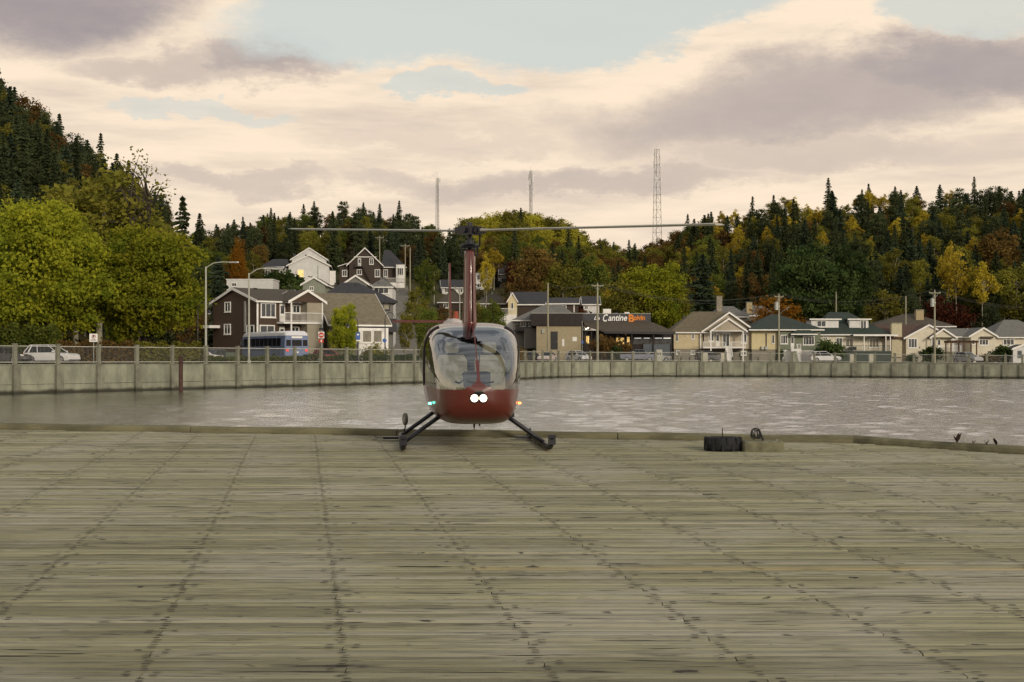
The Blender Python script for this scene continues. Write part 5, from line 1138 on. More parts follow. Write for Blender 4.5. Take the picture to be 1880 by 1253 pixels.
H.B('veranda_floor', DG, uc(1534), uc(1628), -2.6, -.003, H.zb-.3, zz(645)); H.rail(uc(1534), uc(1626), -2.5, zz(645), zz(635), DG, .22)
for px in (1578.5, 1618, 1626): H.B('veranda_post', WHITE, uc(px), uc(px)+.14, -2.58, -2.44, zz(645), zz(617))
H.fb('porch_bench', DARK, 1556, 637, 1569, 643, .6, 1.2)
# --- tan house with wide chimney, and the hip roof behind it
H = House('rear_hip_house', 1603, 248, 0, 'house with a wide brown hip roof and tall buff brick chimney behind'); Y = 248; H.body(GREYS, 0, uc(1748), 0, 10, H.zb-1, zz(597)); H.roof(R_BR, 0, uc(1748), 0, 10, zz(597), PZ(578, Y+5), 'u', .8, hip=(7.0, 5.5)); H.chimney(1682, 570, 1696, 597, 2, 1.1, BRICK); H.win(1735, 600, 1743, 606)
Y = 225; H = House('wide_chimney_house', 1628, Y, 0, 'tan bungalow with a wide pale chimney, red brown roof and twin gables'); w_ = uc(1700)
H.body(BEIGE, 0, w_, 0, 9, H.zb-.5, zz(619)); H.roof(R_RB, -.4, uc(1706), 0, 9, zz(619), PZ(598, Y+4.5), 'u', .6, trim=R_RB)
H.chimney(1637, 594, 1656, 656, -.4, .9, mat('pale_rendered_brick', (.46, .41, .28), .9, .12, 4, .3))
H.body(CRW, uc(1661), uc(1743), -.9, 4, H.zb-.5, zz(621), zz(600), 'v', 'front_wing'); H.roof(R_RB, uc(1659), uc(1745), -.9, 4.2, zz(621), zz(598), 'v', .3, gutter=False); H.win(1667, 621.5, 1684, 639.5, pl=H.F.off(.9), n=3)
H.roof(R_RB, uc(1702), uc(1746), -2.2, .5, zz(620), zz(605.5), 'v', .3, gutter=False); m = MB(); m.prism([H.pt(uc(1703), -2.1, zz(620)), H.pt(uc(1745), -2.1, zz(620)), H.pt(uc(1724), -2.1, zz(607))], H.V*1.7); m.build('porch_gable', CRW, H.root, fix=True)
for px in (1703, 1742): H.B('porch_post', WHITE, uc(px), uc(px)+.15, -2.05, -1.9, H.zb, zz(620))
H.win(1709, 622, 1716, 638, pl=H.F.off(.9), n=1); H.door(1721, 622, 1727, 643, pl=H.F.off(.9)); H.B('porch_floor', CONC, uc(1702), uc(1758), -2.2, -.91, H.zb-.3, zz(646)); H.rail(uc(1720), uc(1757), -2.1, zz(646), zz(635))
# --- white house at the end, shed, pergola
Y = 226; H = House('white_end_house', 1735, Y, 0, 'white bungalow with a grey roof and small front gable beside the pergola'); 
H.body(WSID, 0, uc(1790), 2, 9, H.zb-.5, zz(617)); H.roof(R_GY, 0, uc(1792), 2, 9, zz(617), PZ(605, Y+5), 'u', .5); H.body(CRW, uc(1778), uc(1823), -1.2, 6, H.zb-.5, zz(617), zz(604), 'v', 'gable_wing'); H.roof(R_GY, uc(1778), uc(1823), -1.2, 6, zz(617), zz(603.5), 'v', .4); H.body(CRW, uc(1823)+.003, uc(1935), 0, 11, H.zb-.5, zz(617), name='main_wall'); H.roof(R_GY, uc(1823), uc(1935), 0, 11, zz(617), PZ(589, Y+5.5), 'u', .6, hip=(3.8, 4))
H.win(1797, 623, 1815, 634.5, pl=H.F.off(1.2), n=3); H.win(1784, 624, 1790, 633, pl=H.F.off(1.2), n=1); H.win(1823.8, 623, 1828, 634, n=1); H.win(1841, 622.5, 1862, 634.5, n=3); H.fb('bay_roof', R_BR, 1795, 618.5, 1817, 622, 1.203, 1.8)
Y = 212; H = House('garden_shed', 1860, Y, 0, 'little white garden shed with dark pitched roof and grey door', cat='shed'); H.body(WSID, 0, uc(1895), 0, 3, H.zb-.2, zz(641), zz(634.5), 'v'); H.roof(R_DK, 0, uc(1895), 0, 3, zz(641), zz(634.5), 'v', .2); H.door(1868, 644, 1876, 658, mat('grey_blue_door', (.12, .14, .16), .6, .1, 3))
Y = 216; t = thing('pergola', Vector((PX(1746, Y), Y, ground(PX(1746, Y), Y))), 'brown timber pergola in front of the white house', 'pergola'); PGW = mat('pergola_timber', (.10, .055, .028), .8, .25, 2, .3); zt_ = PZ(630, Y)
for px in (1746, 1770, 1793):
    for dv in (0, 2.6): m = MB(); x = PX(px, Y); m.box((x-.09, Y+dv-.09, t.location.z-.1), (x+.09, Y+dv+.09, zt_-.002)); m.build('post', PGW, t)
for dv in (0, 2.6): m = MB(); m.box((PX(1743, Y), Y+dv-.08, zt_), (PX(1796, Y), Y+dv+.08, zt_+.22)); m.build('beam', PGW, t)
for px in np.linspace(1745, 1794, 9): m = MB(); x = PX(px, Y); m.box((x-.05, Y-.5, zt_+.223), (x+.05, Y+3.1, zt_+.38)); m.build('rafter', PGW, t)
# stone chimneys of houses buried in the trees
for px, y0, y1, Y, lb, rm in ((1321, 545, 572, 250, 'house in the trees with a stone chimney, behind the cream house', R_GY), (1376, 556, 570, 256, 'house in the trees with a brick chimney, behind the green house', R_GY)):
    H = House('hidden_house', px-14, Y, 0, lb); H.body(GREYS, 0, 6.5, 0, 7, H.zb-1, PZ(y1+8, Y)); H.roof(rm, 0, 6.5, 0, 7, PZ(y1+8, Y), PZ(y1-8, Y+3.5), 'u', .5, hip=(2, 2)); H.chimney(px-5, y0, px+5, y1+6, .3, 1.0, STONE if px < 1350 else BRICK); H.win(px-10, y1+9, px-4, y1+15)
# ================================================================ VEHICLES
def paint(n, c): return mat('car_paint_'+n, c, .3, .05, 1.0, spec=.5, coat=.6)
CARGL = glass('car_glass', (.008, .009, .012), .03, .35); RIM = mat('alloy_rim', (.30, .30, .30), .4, .1, 4, metal=.6)
HEADL = mat('headlamp_glass', (.55, .55, .5), .2, .1, 4); TAILL = mat('tail_lamp_red', (.25, .015, .01), .25, .2, 4)
TYPES = {  # length, width, height, belt, body side profile (x from rear 0 to front 1, z), greenhouse (x at belt rear/front, x at roof rear/front)
 'suv': (4.6, 1.86, 1.68, .98, [(0,.38),(.0,.80),(.02,.98),(.62,1.0),(.72,.99),(.93,.90),(.985,.74),(1,.40),(.97,.28),(.03,.28)], (.02,.73,.13,.51)),
 'sedan': (4.5, 1.78, 1.45, .90, [(0,.40),(.005,.78),(.03,.92),(.20,.93),(.68,.92),(.92,.80),(.985,.66),(1,.40),(.97,.26),(.03,.26)], (.12,.71,.27,.55)),
 'hatch': (4.0, 1.72, 1.50, .92, [(0,.40),(.0,.75),(.03,.93),(.62,.94),(.73,.92),(.94,.80),(.985,.66),(1,.40),(.97,.26),(.03,.26)], (.04,.74,.12,.53)),
 'pickup': (5.8, 2.0, 1.88, 1.12, [(0,.50),(.0,1.10),(.01,1.13),(.40,1.13),(.70,1.13),(.95,1.06),(.99,.90),(1,.50),(.97,.38),(.03,.38)], (.40,.75,.43,.64)),
}
def make_car(ty, pt_, name, label, px, py_or_none, Y, rz, group=None, z=None):
    L, W, H_, belt, prof, gh = TYPES[ty]; x = PX(px, Y); z = ground(x, Y)+.012 if z is None else z
    t = thing(name, (x, Y, z), label, 'car' if ty != 'pickup' else 'pickup', group, R(rz))
    m = MB(); rings = []
    for wy, k, dz_ in ((-.5, .965, .02), (-.485, .99, 0), (-.44, 1, 0), (.44, 1, 0), (.485, .99, 0), (.5, .965, .02)):
        rings.append([((a-.5)*L*k, wy*W, (b-.6)*(1 if k == 1 else .96)+.6) for a, b in prof])
    m.loft(rings); body = m.build('body', pt_, t, world=False, fix=True)
    a0, a1, b0, b1 = [(q-.5)*L for q in gh]; w0, w1 = W*.47, W*.37; zt = H_-.05
    m = MB(); m.loft([[(a0, -w0, belt-.01), (a1, -w0, belt-.01), (a1, w0, belt-.01), (a0, w0, belt-.01)], [(b0, -w1, zt), (b1, -w1, zt), (b1, w1, zt), (b0, w1, zt)]]); m.build('window_glass', CARGL, t, world=False, fix=True)
    m = MB(); m.loft([[(b0-.06, -w1-.02, zt-.02), (b1+.04, -w1-.02, zt-.02), (b1+.04, w1+.02, zt-.02), (b0-.06, w1+.02, zt-.02)], [(b0-.02, -w1, zt+.03), (b1, -w1, zt+.03), (b1, w1, zt+.03), (b0-.02, w1, zt+.03)], [(b0+.15, -w1*.8, H_), (b1-.1, -w1*.8, H_), (b1-.1, w1*.8, H_), (b0+.15, w1*.8, H_)]]); m.build('roof', pt_, t, world=False, fix=True)
    for s in (-1, 1):
        for fa, fb, r_ in ((0, 0, .045), (1, 1, .035), (.42, .40, .03)) + (((.14, .12, .07),) if ty in ('suv', 'hatch') else ()):
            m = MB(); m.tube((a0+(a1-a0)*fa, s*w0, belt), (b0+(b1-b0)*fb, s*w1, zt), r_, r_*.8, 6); m.build('pillar', pt_, t, world=False)
        for ax in (.19, .81):
            R_ = .36 if ty in ('suv', 'pickup') else .32; c = Vector(((ax-.5)*L, s*W*.435, R_)); e = Vector((0, s, 0))
            m = MB(); m.tube(c-e*.12, c+e*.13, R_, R_*.96, 22); wh = m.build('wheel', RUBBER, t, world=False)
            m = MB(); m.tube(c+e*.125, c+e*.145, R_*.64, R_*.58, 16)
            for q in range(5): th = q*1.2566; d = Vector((math.cos(th), 0, math.sin(th))); m.tube(c+e*.14, c+e*.14+d*R_*.56, .04, .03, 5)
            m.build('rim', RIM, wh, world=False)
            m = MB(); m.tube(c-e*.05, c+e*.118, R_*1.16, R_*1.16, 22); m.build('wheel_arch', DARK, t, world=False)
        m = MB(); m.loft([[(L*.455, s*W*.46, .68), (L*.49, s*W*.36, .66), (L*.49, s*W*.36, .78), (L*.44, s*W*.47, .82)], [(L*.465, s*W*.465, .69), (L*.502, s*W*.37, .67), (L*.496, s*W*.37, .79), (L*.45, s*W*.478, .83)]]); m.build('headlight', HEADL, t, world=False, fix=True)
        m = MB(); m.box((-L*.503, min(s*W*.30, s*W*.475), .80), (-L*.44, max(s*W*.30, s*W*.475), .97)); m.build('tail_light', TAILL, t, world=False)
        m = MB(); m.box((L*(gh[1]-.5)-.35, min(s*W*.49, s*W*.60), belt+.02), (L*(gh[1]-.5)-.2, max(s*W*.49, s*W*.60), belt+.17)); m.build('mirror', pt_, t, world=False)
    m = MB(); m.box((-L*.5-.012, -.26, .55), (-L*.5+.03, .26, .67)); m.build('number_plate', WHITE, t, world=False)
    if ty == 'pickup': m = MB(); m.box((-L*.49, -W*.42, 1.0), (-L*.11, W*.42, 1.135)); m.build('cargo_bed', DARK, t, world=False)
    return t
wht, blk_, redp, slv, bge, gry = paint('white', (.62, .61, .60)), paint('black', (.02, .021, .024)), paint('red', (.20, .015, .012)), paint('silver', (.30, .30, .30)), paint('blue_grey', (.11, .125, .17)), paint('dark_grey', (.06, .062, .066))
GQ = 'vehicles along the quay'
make_car('suv', wht, 'parked_car', 'white compact car parked behind the fence next to the clipped hedge', 95, None, 119, -14, GQ)
make_car('sedan', blk_, 'parked_car', 'dark car half in view in front of the clipped hedge', 8, None, 116.5, -12, GQ)
make_car('sedan', gry, 'parked_car', 'dark grey car parked in front of the brown duplex gable wall', 402, None, 146, 60, GQ)
make_car('sedan', wht, 'parked_car', 'white car mostly hidden behind the autumn hedge', 368, None, 142, 30, GQ)
make_car('hatch', redp, 'parked_car', 'small red hatchback parked beside the blue bus', 605, None, 151, 12, GQ)
make_car('sedan', blk_, 'parked_car', 'black car parked left of the restaurant', 977, None, 206, 24, GQ)
make_car('sedan', paint('rose_white', (.55, .46, .43)), 'parked_car', 'pale rose white car parked facing the fence beside the black car', 1005, None, 204, 250, GQ)
make_car('suv', wht, 'parked_car', 'white car parked in front of the restaurant stucco wall', 1062, None, 212, 305, GQ)
make_car('pickup', bge, 'pickup_truck', 'blue grey pickup truck in front of the restaurant', 1170, None, 212, 4, GQ)
make_car('sedan', slv, 'parked_car', 'pale car half hidden behind the pickup truck', 1206, None, 218, 0, GQ)
make_car('suv', gry, 'parked_car', 'dark grey car in front of the cream house stairs', 1304, None, 213.5, 10, GQ)
make_car('suv', wht, 'parked_car', 'white car in front of the dark clipped shrub by the green house', 1515, None, 206, -2, GQ)
make_car('suv', slv, 'parked_car', 'silver car parked nose out on the drive beside the pergola', 1776, None, 204, 300, GQ)
make_car('hatch', redp, 'parked_car', 'red car partly hidden left of the black car by the restaurant', 950, None, 208, 200, GQ)
# bus
x = PX(545, 145); t = thing('parked_bus', (x, 145, ground(x, 145)+.012), 'blue bus with a white roof and dark windows parked by the duplex', 'bus', GQ)
t.rotation_euler = (0, 0, R(123)); t.scale = (1.12, 1.12, 1.12); BUSB = paint('bus_blue', (.13, .175, .30)); BUSW = paint('bus_white', (.62, .62, .64)); L, W = 10.8, 2.45
m = MB(); sec = [(-1.0, .42), (-1.0, 2.35), (1.0, 2.35), (1.0, .42)]
m.loft([[(xx, W/2*a*k, z) for a, z in ((-1, .42), (-1.01, 1.3), (-.99, 2.3), (-.97, 2.62), (.97, 2.62), (.99, 2.3), (1.01, 1.3), (1, .42))] for xx, k in ((0, .96), (.12, 1), (L-.2, 1), (L, .93))]); m.build('body', BUSB, t, world=False, fix=True)
m = MB(); m.loft([[(xx, W/2*a*k, 2.6+(z-2.6)*h_) for a, z in ((-.985, 2.6), (-.93, 2.88), (-.7, 3.05), (.7, 3.05), (.93, 2.88), (.985, 2.6))] for xx, k, h_ in ((.0, .95, .55), (.25, 1, 1), (L-.4, 1, 1), (L, .93, .5))]); m.build('roof', BUSW, t, world=False, fix=True)
for s in (-1, 1):
    for k in range(9):
        x0 = 1.0+k*1.04; m = MB(); m.box((x0, min(s*W*.49, s*W*.508), 1.62), (x0+.9, max(s*W*.49, s*W*.508), 2.38)); m.build('side_window', CARGL, t, world=False)
    m = MB(); m.box((.3, min(s*W*.495, s*W*.511), 1.22), (L-.4, max(s*W*.495, s*W*.511), 1.27)); m.build('rub_rail', paint('bus_dark', (.03, .04, .08)), t, world=False)
    for xx in (2.6, 8.6):
        c = Vector((xx, s*W*.44, .48)); e = Vector((0, s, 0)); m = MB(); m.tube(c-e*.15, c+e*.17, .48, .47, 22); wh = m.build('wheel', RUBBER, t, world=False); m = MB(); m.tube(c+e*.165, c+e*.19, .26, .2, 14); m.build('rim', RIM, wh, world=False)
    m = MB(); m.box((-.05, min(s*.85, s*1.1), 1.1), (.06, max(s*.85, s*1.1), 1.3)); m.build('tail_light', emit('tail_glow', (.9, .06, .03), .35), t, world=False)
    m = MB(); m.box((L-.3, min(s*1.25, s*1.55), 1.75), (L-.15, max(s*1.25, s*1.55), 2.2)); m.build('mirror', DARK, t, world=False)
for y0, y1 in ((-1.08, -.62), (-.5, .5), (.62, 1.08)): m = MB(); m.box((-.03, y0, 1.62), (.05, y1, 2.2)); m.build('rear_window', CARGL, t, world=False)
m = MB(); m.box((-.04, -.55, 2.36), (.05, .55, 2.54)); m.build('route_board', WHITE, t, world=False)
m = MB(); m.box((-.1, -1.15, .42), (.02, 1.15, .68)); m.build('bumper', DARK, t, world=False); m = MB(); m.box((-.02, -.18, .95), (.05, .18, 1.1)); m.build('number_plate', WHITE, t, world=False)
m = MB(); m.box((L-.06, -1.0, 1.5), (L+.02, 1.0, 2.5)); m.build('windscreen', CARGL, t, world=False)
# ================================================================ POLES, LAMPS, WIRES
def gz(px, Y): return ground(PX(px, Y), Y)
LG = mat('lamp_pole_grey', (.36, .36, .30), .5, .12, 2, metal=.2)
def street_lamp(px, ytop, Y, apx, apy, label):
    b = Vector((PX(px, Y), Y, gz(px, Y))); t = thing('street_lamp', b, label, 'street lamp', 'street lamps on the quay'); top = P(px, ytop, Y); e = P(apx, apy, Y)
    m = MB(); m.tube(b-Vector((0,0,.2)), top, .12, .075, 10); m.tube(b, b+Vector((0, 0, .35)), .2, .2, 10); m.build('pole', LG, t)
    m = MB(); m.path([top-Vector((0, 0, .12)), top.lerp(e, .3)+Vector((0, 0, .22)), top.lerp(e, .65)+Vector((0, 0, .18)), e], .045, 7); m.build('arm', LG, t)
    d = (e-top); d.z = 0; d.normalize(); m = MB(); m.loft([[e+d*a+Vector((0, w_, z)) for w_, z in ((-k, -.06), (k, -.06), (k*.6, .07), (-k*.6, .07))] for a, k in ((-.15, .08), (.1, .16), (.6, .14), (.75, .05))]); m.build('lamp_head', STEEL, t, fix=True)
street_lamp(378, 490, 131, 424, 482, 'tall grey street lamp beside the round maple')
street_lamp(457, 502, 136, 508, 491, 'tall grey street lamp in front of the duplex gable')
def crook_lamp(px, ytop, Y, side, label):
    b = Vector((PX(px, Y), Y, gz(px, Y))); top = PZ(ytop, Y); t = thing('crook_lamp', b, label, 'street lamp', 'black crook lamps')
    m = MB(); m.tube(b-Vector((0,0,.2)), Vector((b.x, Y, top-.9)), .075, .055, 8); m.tube(b, b+Vector((0, 0, .5)), .13, .11, 10); m.build('pole', DARK, t)
    m = MB(); r_ = .55; c = Vector((b.x+side*r_, Y, top-.85)); m.path([c+Vector((-side*r_*math.cos(a), 0, r_*1.3*math.sin(a))) for a in np.linspace(0, math.pi*.95, 10)], .04, 6); m.build('crook', DARK, t)
    e = c+Vector((side*r_, 0, -.15)); m = MB(); m.tube(e+Vector((0, 0, .15)), e-Vector((0, 0, .2)), .06, .28, 12); s_ = m.build('lamp_shade', DARK, t); m = MB(); m.tube(e-Vector((0, 0, .2)), e-Vector((0, 0, .3)), .18, .1, 12); m.build('globe', WHITE, s_)
crook_lamp(363, 553, 133, 1, 'black crook necked lamp next to the tall grey lamp by the maple')
crook_lamp(657, 580, 150, -1, 'black crook necked lamp above the blue sign')
crook_lamp(707, 572, 158, 1, 'black crook necked lamp beside the sunroom house')
PTOP = {}
def utility_pole(px, ytop, Y, label, arm=1.6, transformer=False, lamp=None, r=.17, armrot=0, zbase=None):
    zb = gz(px, Y) if zbase is None else zbase; b = Vector((PX(px, Y), Y, zb)); top = Vector((b.x, Y, PZ(ytop, Y))); t = thing('utility_pole', b, label, 'utility pole', 'wooden utility poles')
    m = MB(); m.tube(b-Vector((0,0,.5)), top, r, r*.65, 10); m.build('pole', POLE, t); ends = [top]
    if arm:
        d = Vector((math.cos(R(armrot)), math.sin(R(armrot)), 0)); a = top-Vector((0, 0, .35)); m = MB(); m.obox(Vector((a.x, a.y, 0)), d, Vector((-d.y, d.x, 0)), -arm, arm, -r*.65-.1, -r*.65-.003, a.z-.07, a.z+.07); m.build('crossarm', POLE, t)
        ends = []
        for s in (-.92, 0, .92):
            p = a+d*arm*s+Vector((0, 0, .07 if s else .35)); m = MB(); m.tube(p-Vector((0, .0, .0)), p+Vector((0, 0, .2)), .05, .035, 7); m.build('insulator', CONC, t); ends.append(p+Vector((0, 0, .2)))
        m = MB()
        for s in (-1, 1): m.tube(a+d*arm*s*.6-Vector((0, r, .05)), a-Vector((0, r, .75)), .025, .025, 5)
        m.build('brace', STEEL, t)
    if transformer: c = top-Vector((.42, .25, 2.4)); m = MB(); m.tube(c, c+Vector((0, 0, 1.15)), .30, .30, 14); m.tube(c+Vector((0, 0, 1.15)), c+Vector((0, 0, 1.27)), .31, .12, 14); m.tube(c+Vector((.1, 0, 1.2)), c+Vector((.1, 0, 1.5)), .05, .04, 6); m.obox(Vector((c.x, c.y, 0)), Vector((1, 0, 0)), Vector((0, 1, 0)), .2, .5, -.06, .06, c.z+.5, c.z+.65); m.build('transformer', STEEL, t)
    if lamp: e = P(lamp[0], lamp[1], Y-1.0); s0 = Vector((b.x, Y, PZ(lamp[2], Y))); m = MB(); m.path([s0, s0.lerp(e, .5)+Vector((0, 0, .25)), e], .04, 6); m.tube(e, e+(e-s0).normalized()*.6, .1, .07, 8); m.build('lamp_arm', STEEL, t)
    PTOP[px] = ends; return t
utility_pole(1006, 520, 206, 'wooden pole in front of the restaurant stucco wall', arm=0)
PTOP[1006] = [P(1008, 522, 206), P(1008, 526, 206), P(1008, 547, 206)]
utility_pole(1097, 521, 207, 'wooden pole with crossarm in front of the restaurant sign', arm=.9, r=.2)
utility_pole(1430, 541, 209, 'leaning wooden pole with transformer and street lamp by the green house', arm=.7, transformer=True, lamp=(1444, 568, 580))
utility_pole(1716, 534, 203, 'wooden pole with transformer in front of the tan house', arm=.85, transformer=True)
utility_pole(1990, 560, 195, 'wooden pole beyond the white house', arm=.8)
utility_pole(1535, 536, 262, 'thin wooden pole behind the dormer house', arm=0); utility_pole(1663, 544, 244, 'leaning thin pole behind the tan house', arm=0)
for px, yt, yb_, arm, lb in ((697, 434, 526, .9, 'tall wooden pole in front of the brown hill house'), (744, 449, 545, 1.0, 'wooden pole with crossarm right of the brown hill house'), (753, 455, 592, 0, 'taller wooden pole beside the hill street'), (797, 497, 560, 1.0, 'wooden pole left of the tail fin'), (817, 461, 500, .9, 'distant wooden pole near the red shuttered house'), (890, 498, 568, 1.0, 'wooden pole with crossarm right of the mast')):
    Y, g = on_ground(px, yb_); utility_pole(px, yt, Y, lb, arm=arm, r=.15)
wire_m = mat('power_cable', (.06, .06, .058), .6, .1, 2)
def cable(a, b, sag, label, r=.014):
    m = MB(); m.path([a.lerp(b, q)-Vector((0, 0, sag*4*q*(1-q))) for q in np.linspace(0, 1, 15)], r, 4); o = m.build('power_cable', wire_m); tag(o, label, 'cable', 'overhead cables')
for (p, q, sg, where) in ((1006, 1097, .5, 'from the restaurant wall pole to the crossarm pole by the sign'), (1097, 1430, 1.6, 'from the restaurant pole to the transformer pole by the green house'), (1430, 1716, 1.3, 'between the two transformer poles'), (1716, 1990, 1.2, 'from the transformer pole by the tan house past the white house'), (697, 744, .8, 'from the brown hill house pole down to the next pole'), (744, 797, 1.4, 'sagging down the hill street to the pole by the tail fin'), (797, 890, .8, 'behind the helicopter mast')):
    A_, B_ = PTOP[p], PTOP[q]
    for k in range(3): cable(A_[min(k, len(A_)-1)], B_[min(k, len(B_)-1)], sg*(1+.15*k), 'overhead cable '+where)
cable(PTOP[753][0], PTOP[797][1]-Vector((0, 0, .8)), 2.5, 'low sagging overhead cable beside the hill street'); cable(PTOP[1663][0]-Vector((0, 0, .3)), PTOP[1535][0], .6, 'overhead cable behind the dormer house between the thin poles')
cable(PTOP[744][1], PTOP[817][1], 1.0, 'overhead cable from the hill street pole to the distant pole')
# ---- signs
def sign_post(px, Y, z1, t): m = MB(); b = Vector((PX(px, Y), Y, gz(px, Y))); m.tube(b-Vector((0,0,.2)), Vector((b.x, Y, z1)), .035, .035, 7); m.build('post', STEEL, t)
def board(px0, py0, px1, py1, Y, mt, t, name='board'): m = MB(); m.box((PX(px0, Y), Y-.07, PZ(py1, Y)), (PX(px1, Y), Y-.04, PZ(py0, Y))); return m.build(name, mt, t)
Y = 121; t = thing('parking_sign', Vector((PX(172, Y), Y, gz(172, Y))), 'white no parking board on a post behind the white car', 'sign'); sign_post(172, Y, PZ(613, Y), t); board(164.5, 613, 179.5, 628, Y, WHITE, t)
m = MB(); m.ring(P(172, 618.5, Y-.08), (0, 1, 0), .16, .02, 20, 5); m.build('symbol_ring', mat('sign_red', (.35, .02, .02), .5, .1, 3), t); lettering('symbol_letter', 'P', 170.5, 173.5, 616, 621, Y-.09, DARK, t, 0, .02); board(167, 624, 177, 625.4, Y-.01, DARK, t, 'text_line')
Y = 148; t = thing('stop_sign', Vector((PX(590, Y), Y, gz(590, Y))), 'red stop sign with small boards above and below beside the red car', 'sign'); sign_post(590, Y, PZ(602, Y), t)
SRED = mat('stop_red', (.50, .045, .02), .45, .06, 3); c = P(590, 615.5, Y-.08); board(584.5, 609.5, 595.5, 621.5, Y+.02, WHITE, t, 'backing_board'); m = MB(); m.prism([c+Vector((.31*math.cos(a), 0, .31*math.sin(a))) for a in [R(22.5+45*k) for k in range(8)]], (0, -.02, 0)); m.build('octagon', SRED, t, fix=True)
lettering('sign_lettering', 'ARRÊT', 586.2, 593.8, 613.8, 617.2, Y-.12, SW, t, 0, .03); board(586, 602.5, 594, 606.5, Y, DARK, t, 'street_name_board'); board(585.5, 623.5, 594.5, 629.5, Y, SRED, t, 'lower_board'); board(588.8, 624.5, 591.2, 628.5, Y-.02, SW, t, 'symbol')
Y = 150; t = thing('blue_sign', Vector((PX(658, Y), Y, gz(658, Y))), 'blue information sign under the crook necked lamp', 'sign'); sign_post(659, Y, PZ(611, Y), t); BLU = mat('sign_blue', (.05, .12, .36), .5, .08, 3); board(653.5, 611, 661.5, 623.5, Y, BLU, t); board(654, 624.5, 661, 627, Y, WHITE, t, 'lower_board'); board(655.5, 613.5, 659.5, 616, Y-.02, SW, t, 'symbol')
Y = 158; t = thing('blue_sign', Vector((PX(706, Y), Y, gz(706, Y))), 'small round blue sign on a dark post by the sunroom', 'sign'); sign_post(706, Y, PZ(622, Y), t); m = MB(); c = P(706, 625.5, Y-.06); m.tube(c, c-Vector((0, .03, 0)), .24, .24, 16); m.build('disc', BLU, t)
Y = 209; t = thing('blue_sign', Vector((PX(1069, Y), Y, gz(1069, Y))), 'thin dark pole with small blue plate by the restaurant entrance', 'sign'); sign_post(1069, Y, PZ(590, Y), t); board(1067.5, 626, 1071, 631, Y, BLU, t)
# ---- quay furniture
for px, y0, lb in ((1210, 643, 'grey electrical cabinet with two panels behind the fence'), ):
    Y = 211; x = PX(px, Y); b = Vector((x, Y, gz(px, Y))); t = thing('electrical_cabinet', b, lb, 'cabinet'); zt = PZ(y0, Y); m = MB(); m.box((x-.46, Y-.3, b.z), (x+.46, Y+.3, zt)); m.build('case', LG, t); m = MB(); m.box((x-.5, Y-.34, zt), (x+.5, Y+.34, zt+.06)); m.build('lid', STEEL, t)
    for s in (-.2, .16): m = MB(); m.box((x+s-.09, Y-.33, zt-.75), (x+s+.09, Y-.303, zt-.4)); m.build('panel', DARK, t)
def jersey(px, y0, w2, label, Y=None):
    Y = Y or float(np.interp(px, wx, wy))+3.0; x = PX(px, Y); b = Vector((x, Y, gz(px, Y))); zt = PZ(y0, Y); m = MB(); h = zt-b.z
    m.loft([[(x-w2*k, Y-.3*k, b.z+h*q), (x+w2*k, Y-.3*k, b.z+h*q), (x+w2*k, Y+.3*k, b.z+h*q), (x-w2*k, Y+.3*k, b.z+h*q)] for q, k in ((0, 1), (.88, .95), (1, .82))]); o = m.build('concrete_barrier', mat('pale_concrete', (.42, .40, .32), .85, .12, 2, .3), fix=True); tag(o, label, 'barrier', 'concrete barrier blocks')
for px, y0, lb in ((1294, 648, 'pale concrete block left of the dark grey car by the cream house'), (1328, 648, 'pale concrete block right of the dark grey car by the cream house'), (1565, 651, 'pale concrete block next to the white car by the green house'), (1600, 650, 'pale concrete block below the veranda')): jersey(px, y0, .42, lb)
for px, Y, lb in ((1258, 213, 'picnic table behind the fence in front of the cream house wall'), (1238, 214, 'picnic table beside the electrical cabinet'), (1352, 213, 'picnic table left of the green house yard'), (1384, 213, 'picnic table in front of the pale yellow wing'), (1825, 203, 'picnic table on the drive of the white house')):
    x = PX(px, Y); b = Vector((x, Y, gz(px, Y))); t = thing('picnic_table', b, lb, 'table', 'picnic tables on the quay', R(trg.uniform(-10, 10))); TW = mat('grey_table_wood', (.07, .06, .05), .85, .25, 2, .3)
    for k in range(4): m = MB(); m.box((-.9, -.36+k*.185, .72), (.9, -.2+k*.185, .76)); m.build('top_plank', TW, t, world=False)
    for s in (-1, 1):
        m = MB(); m.box((-.9, s*.68-.12, .42), (.9, s*.68+.12, .46)); m.build('bench', TW, t, world=False)
        for xx in (-.65, .65): m = MB(); m.tube((xx, s*.2, .72), (xx, s*.66, 0), .045, .045, 5); m.build('leg', TW, t, world=False)
    for xx in (-.65, .65): m = MB(); m.box((xx-.03, -.7, .36), (xx+.03, .7, .418)); m.build('crossbar', TW, t, world=False)
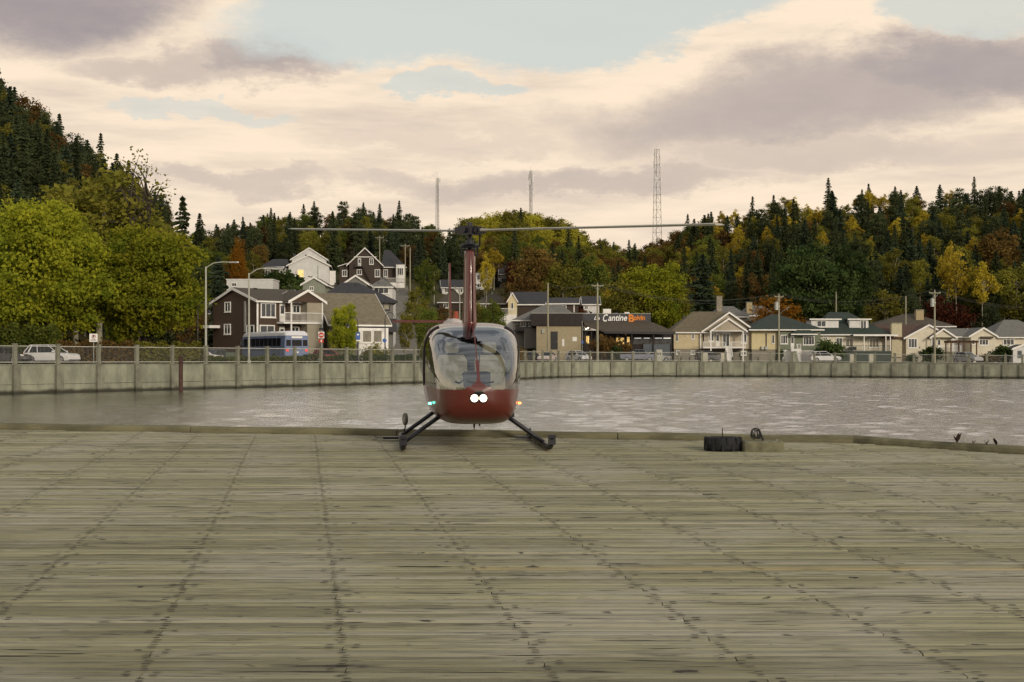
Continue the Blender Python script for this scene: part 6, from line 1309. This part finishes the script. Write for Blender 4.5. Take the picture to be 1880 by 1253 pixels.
Y = 209; t = thing('rubbish_bin', Vector((PX(425, 140), 140, gz(425, 140))), 'green bin standing beside the blue bus', 'bin'); b = t.location.copy(); m = MB(); m.loft([[(b.x+k*a, b.y+k*c, b.z+z) for a, c in ((-1, -1), (1, -1), (1, 1), (-1, 1))] for z, k in ((0, .42), (1.0, .5))]); m.build('bin_body', mat('bin_green', (.10, .13, .09), .6, .1, 3), t, fix=True); m = MB(); m.loft([[(b.x+k*a, b.y+k*c, b.z+z) for a, c in ((-1, -1), (1, -1), (1, 1), (-1, 1))] for z, k in ((1.003, .53), (1.1, .45))]); m.build('lid', mat('bin_green', (.1, .13, .09)), t, fix=True)
# ---- masts on the ridge
MASTM = mat('mast_steel', (.16, .16, .155), .6, .15, 2)
def lattice(px, ytop, ybase, Y, wb, wt, label, antennas):
    b = P(px, ybase, Y); gz_ = ground(b.x, Y); top = P(px, ytop, Y).z; t = thing('radio_mast', Vector((b.x, Y, gz_)), label, 'mast', 'radio masts on the ridge'); H_ = top-gz_; n_ = max(9, int(H_/3.0))
    def lv(q): w_ = wb+(wt-wb)*q; return [Vector((b.x+w_*a, Y+w_*c, gz_+H_*q)) for a, c in ((-.5, -.35), (.5, -.35), (0, .55))]
    for k in range(3): m = MB(); m.tube(lv(0)[k]-Vector((0, 0, 1)), lv(1)[k], .11, .075, 6); m.build('leg', MASTM, t)
    m = MB()
    for i in range(n_):
        A_, B_ = lv(i/n_), lv((i+1)/n_)
        for k in range(3):
            j = (k+1) % 3; m.tube(A_[k], B_[j], .05, .05, 4) if i % 2 else m.tube(A_[j], B_[k], .05, .05, 4); m.tube(B_[k], B_[j], .05, .05, 4)
    m.build('bracing', MASTM, t); rg = random.Random(int(px))
    for k in range(antennas):
        a = rg.uniform(0, 6.28); z = top-rg.choice((.6, .9, 2.6))-(.0 if antennas < 9 else rg.uniform(0, H_*.34)); rr_ = wt*.5+rg.uniform(.5, 1.3); c = Vector((b.x+math.cos(a)*rr_, Y+math.sin(a)*rr_, z)); m = MB(); m.box((c.x-.16, c.y-.12, z-1.0), (c.x+.16, c.y+.12, z+1.0)); m.tube((b.x, Y, z), (c.x, c.y, z), .05, .05, 5); m.build('antenna', WHITE, t)
    m = MB(); m.tube((b.x, Y, top-.2), (b.x, Y, top+2.0), .05, .03, 5); m.build('lightning_rod', STEEL, t)
lattice(1206, 275, 415, 560, 4.6, 1.9, 'tallest lattice radio mast with white antennas on the skyline', 9)
lattice(974.5, 315, 392, 500, 1.1, .9, 'slim radio mast with many antennas above the bright grove', 12)
lattice(803, 328, 415, 520, 1.5, .9, 'lattice radio mast standing above the dark spruces', 5)
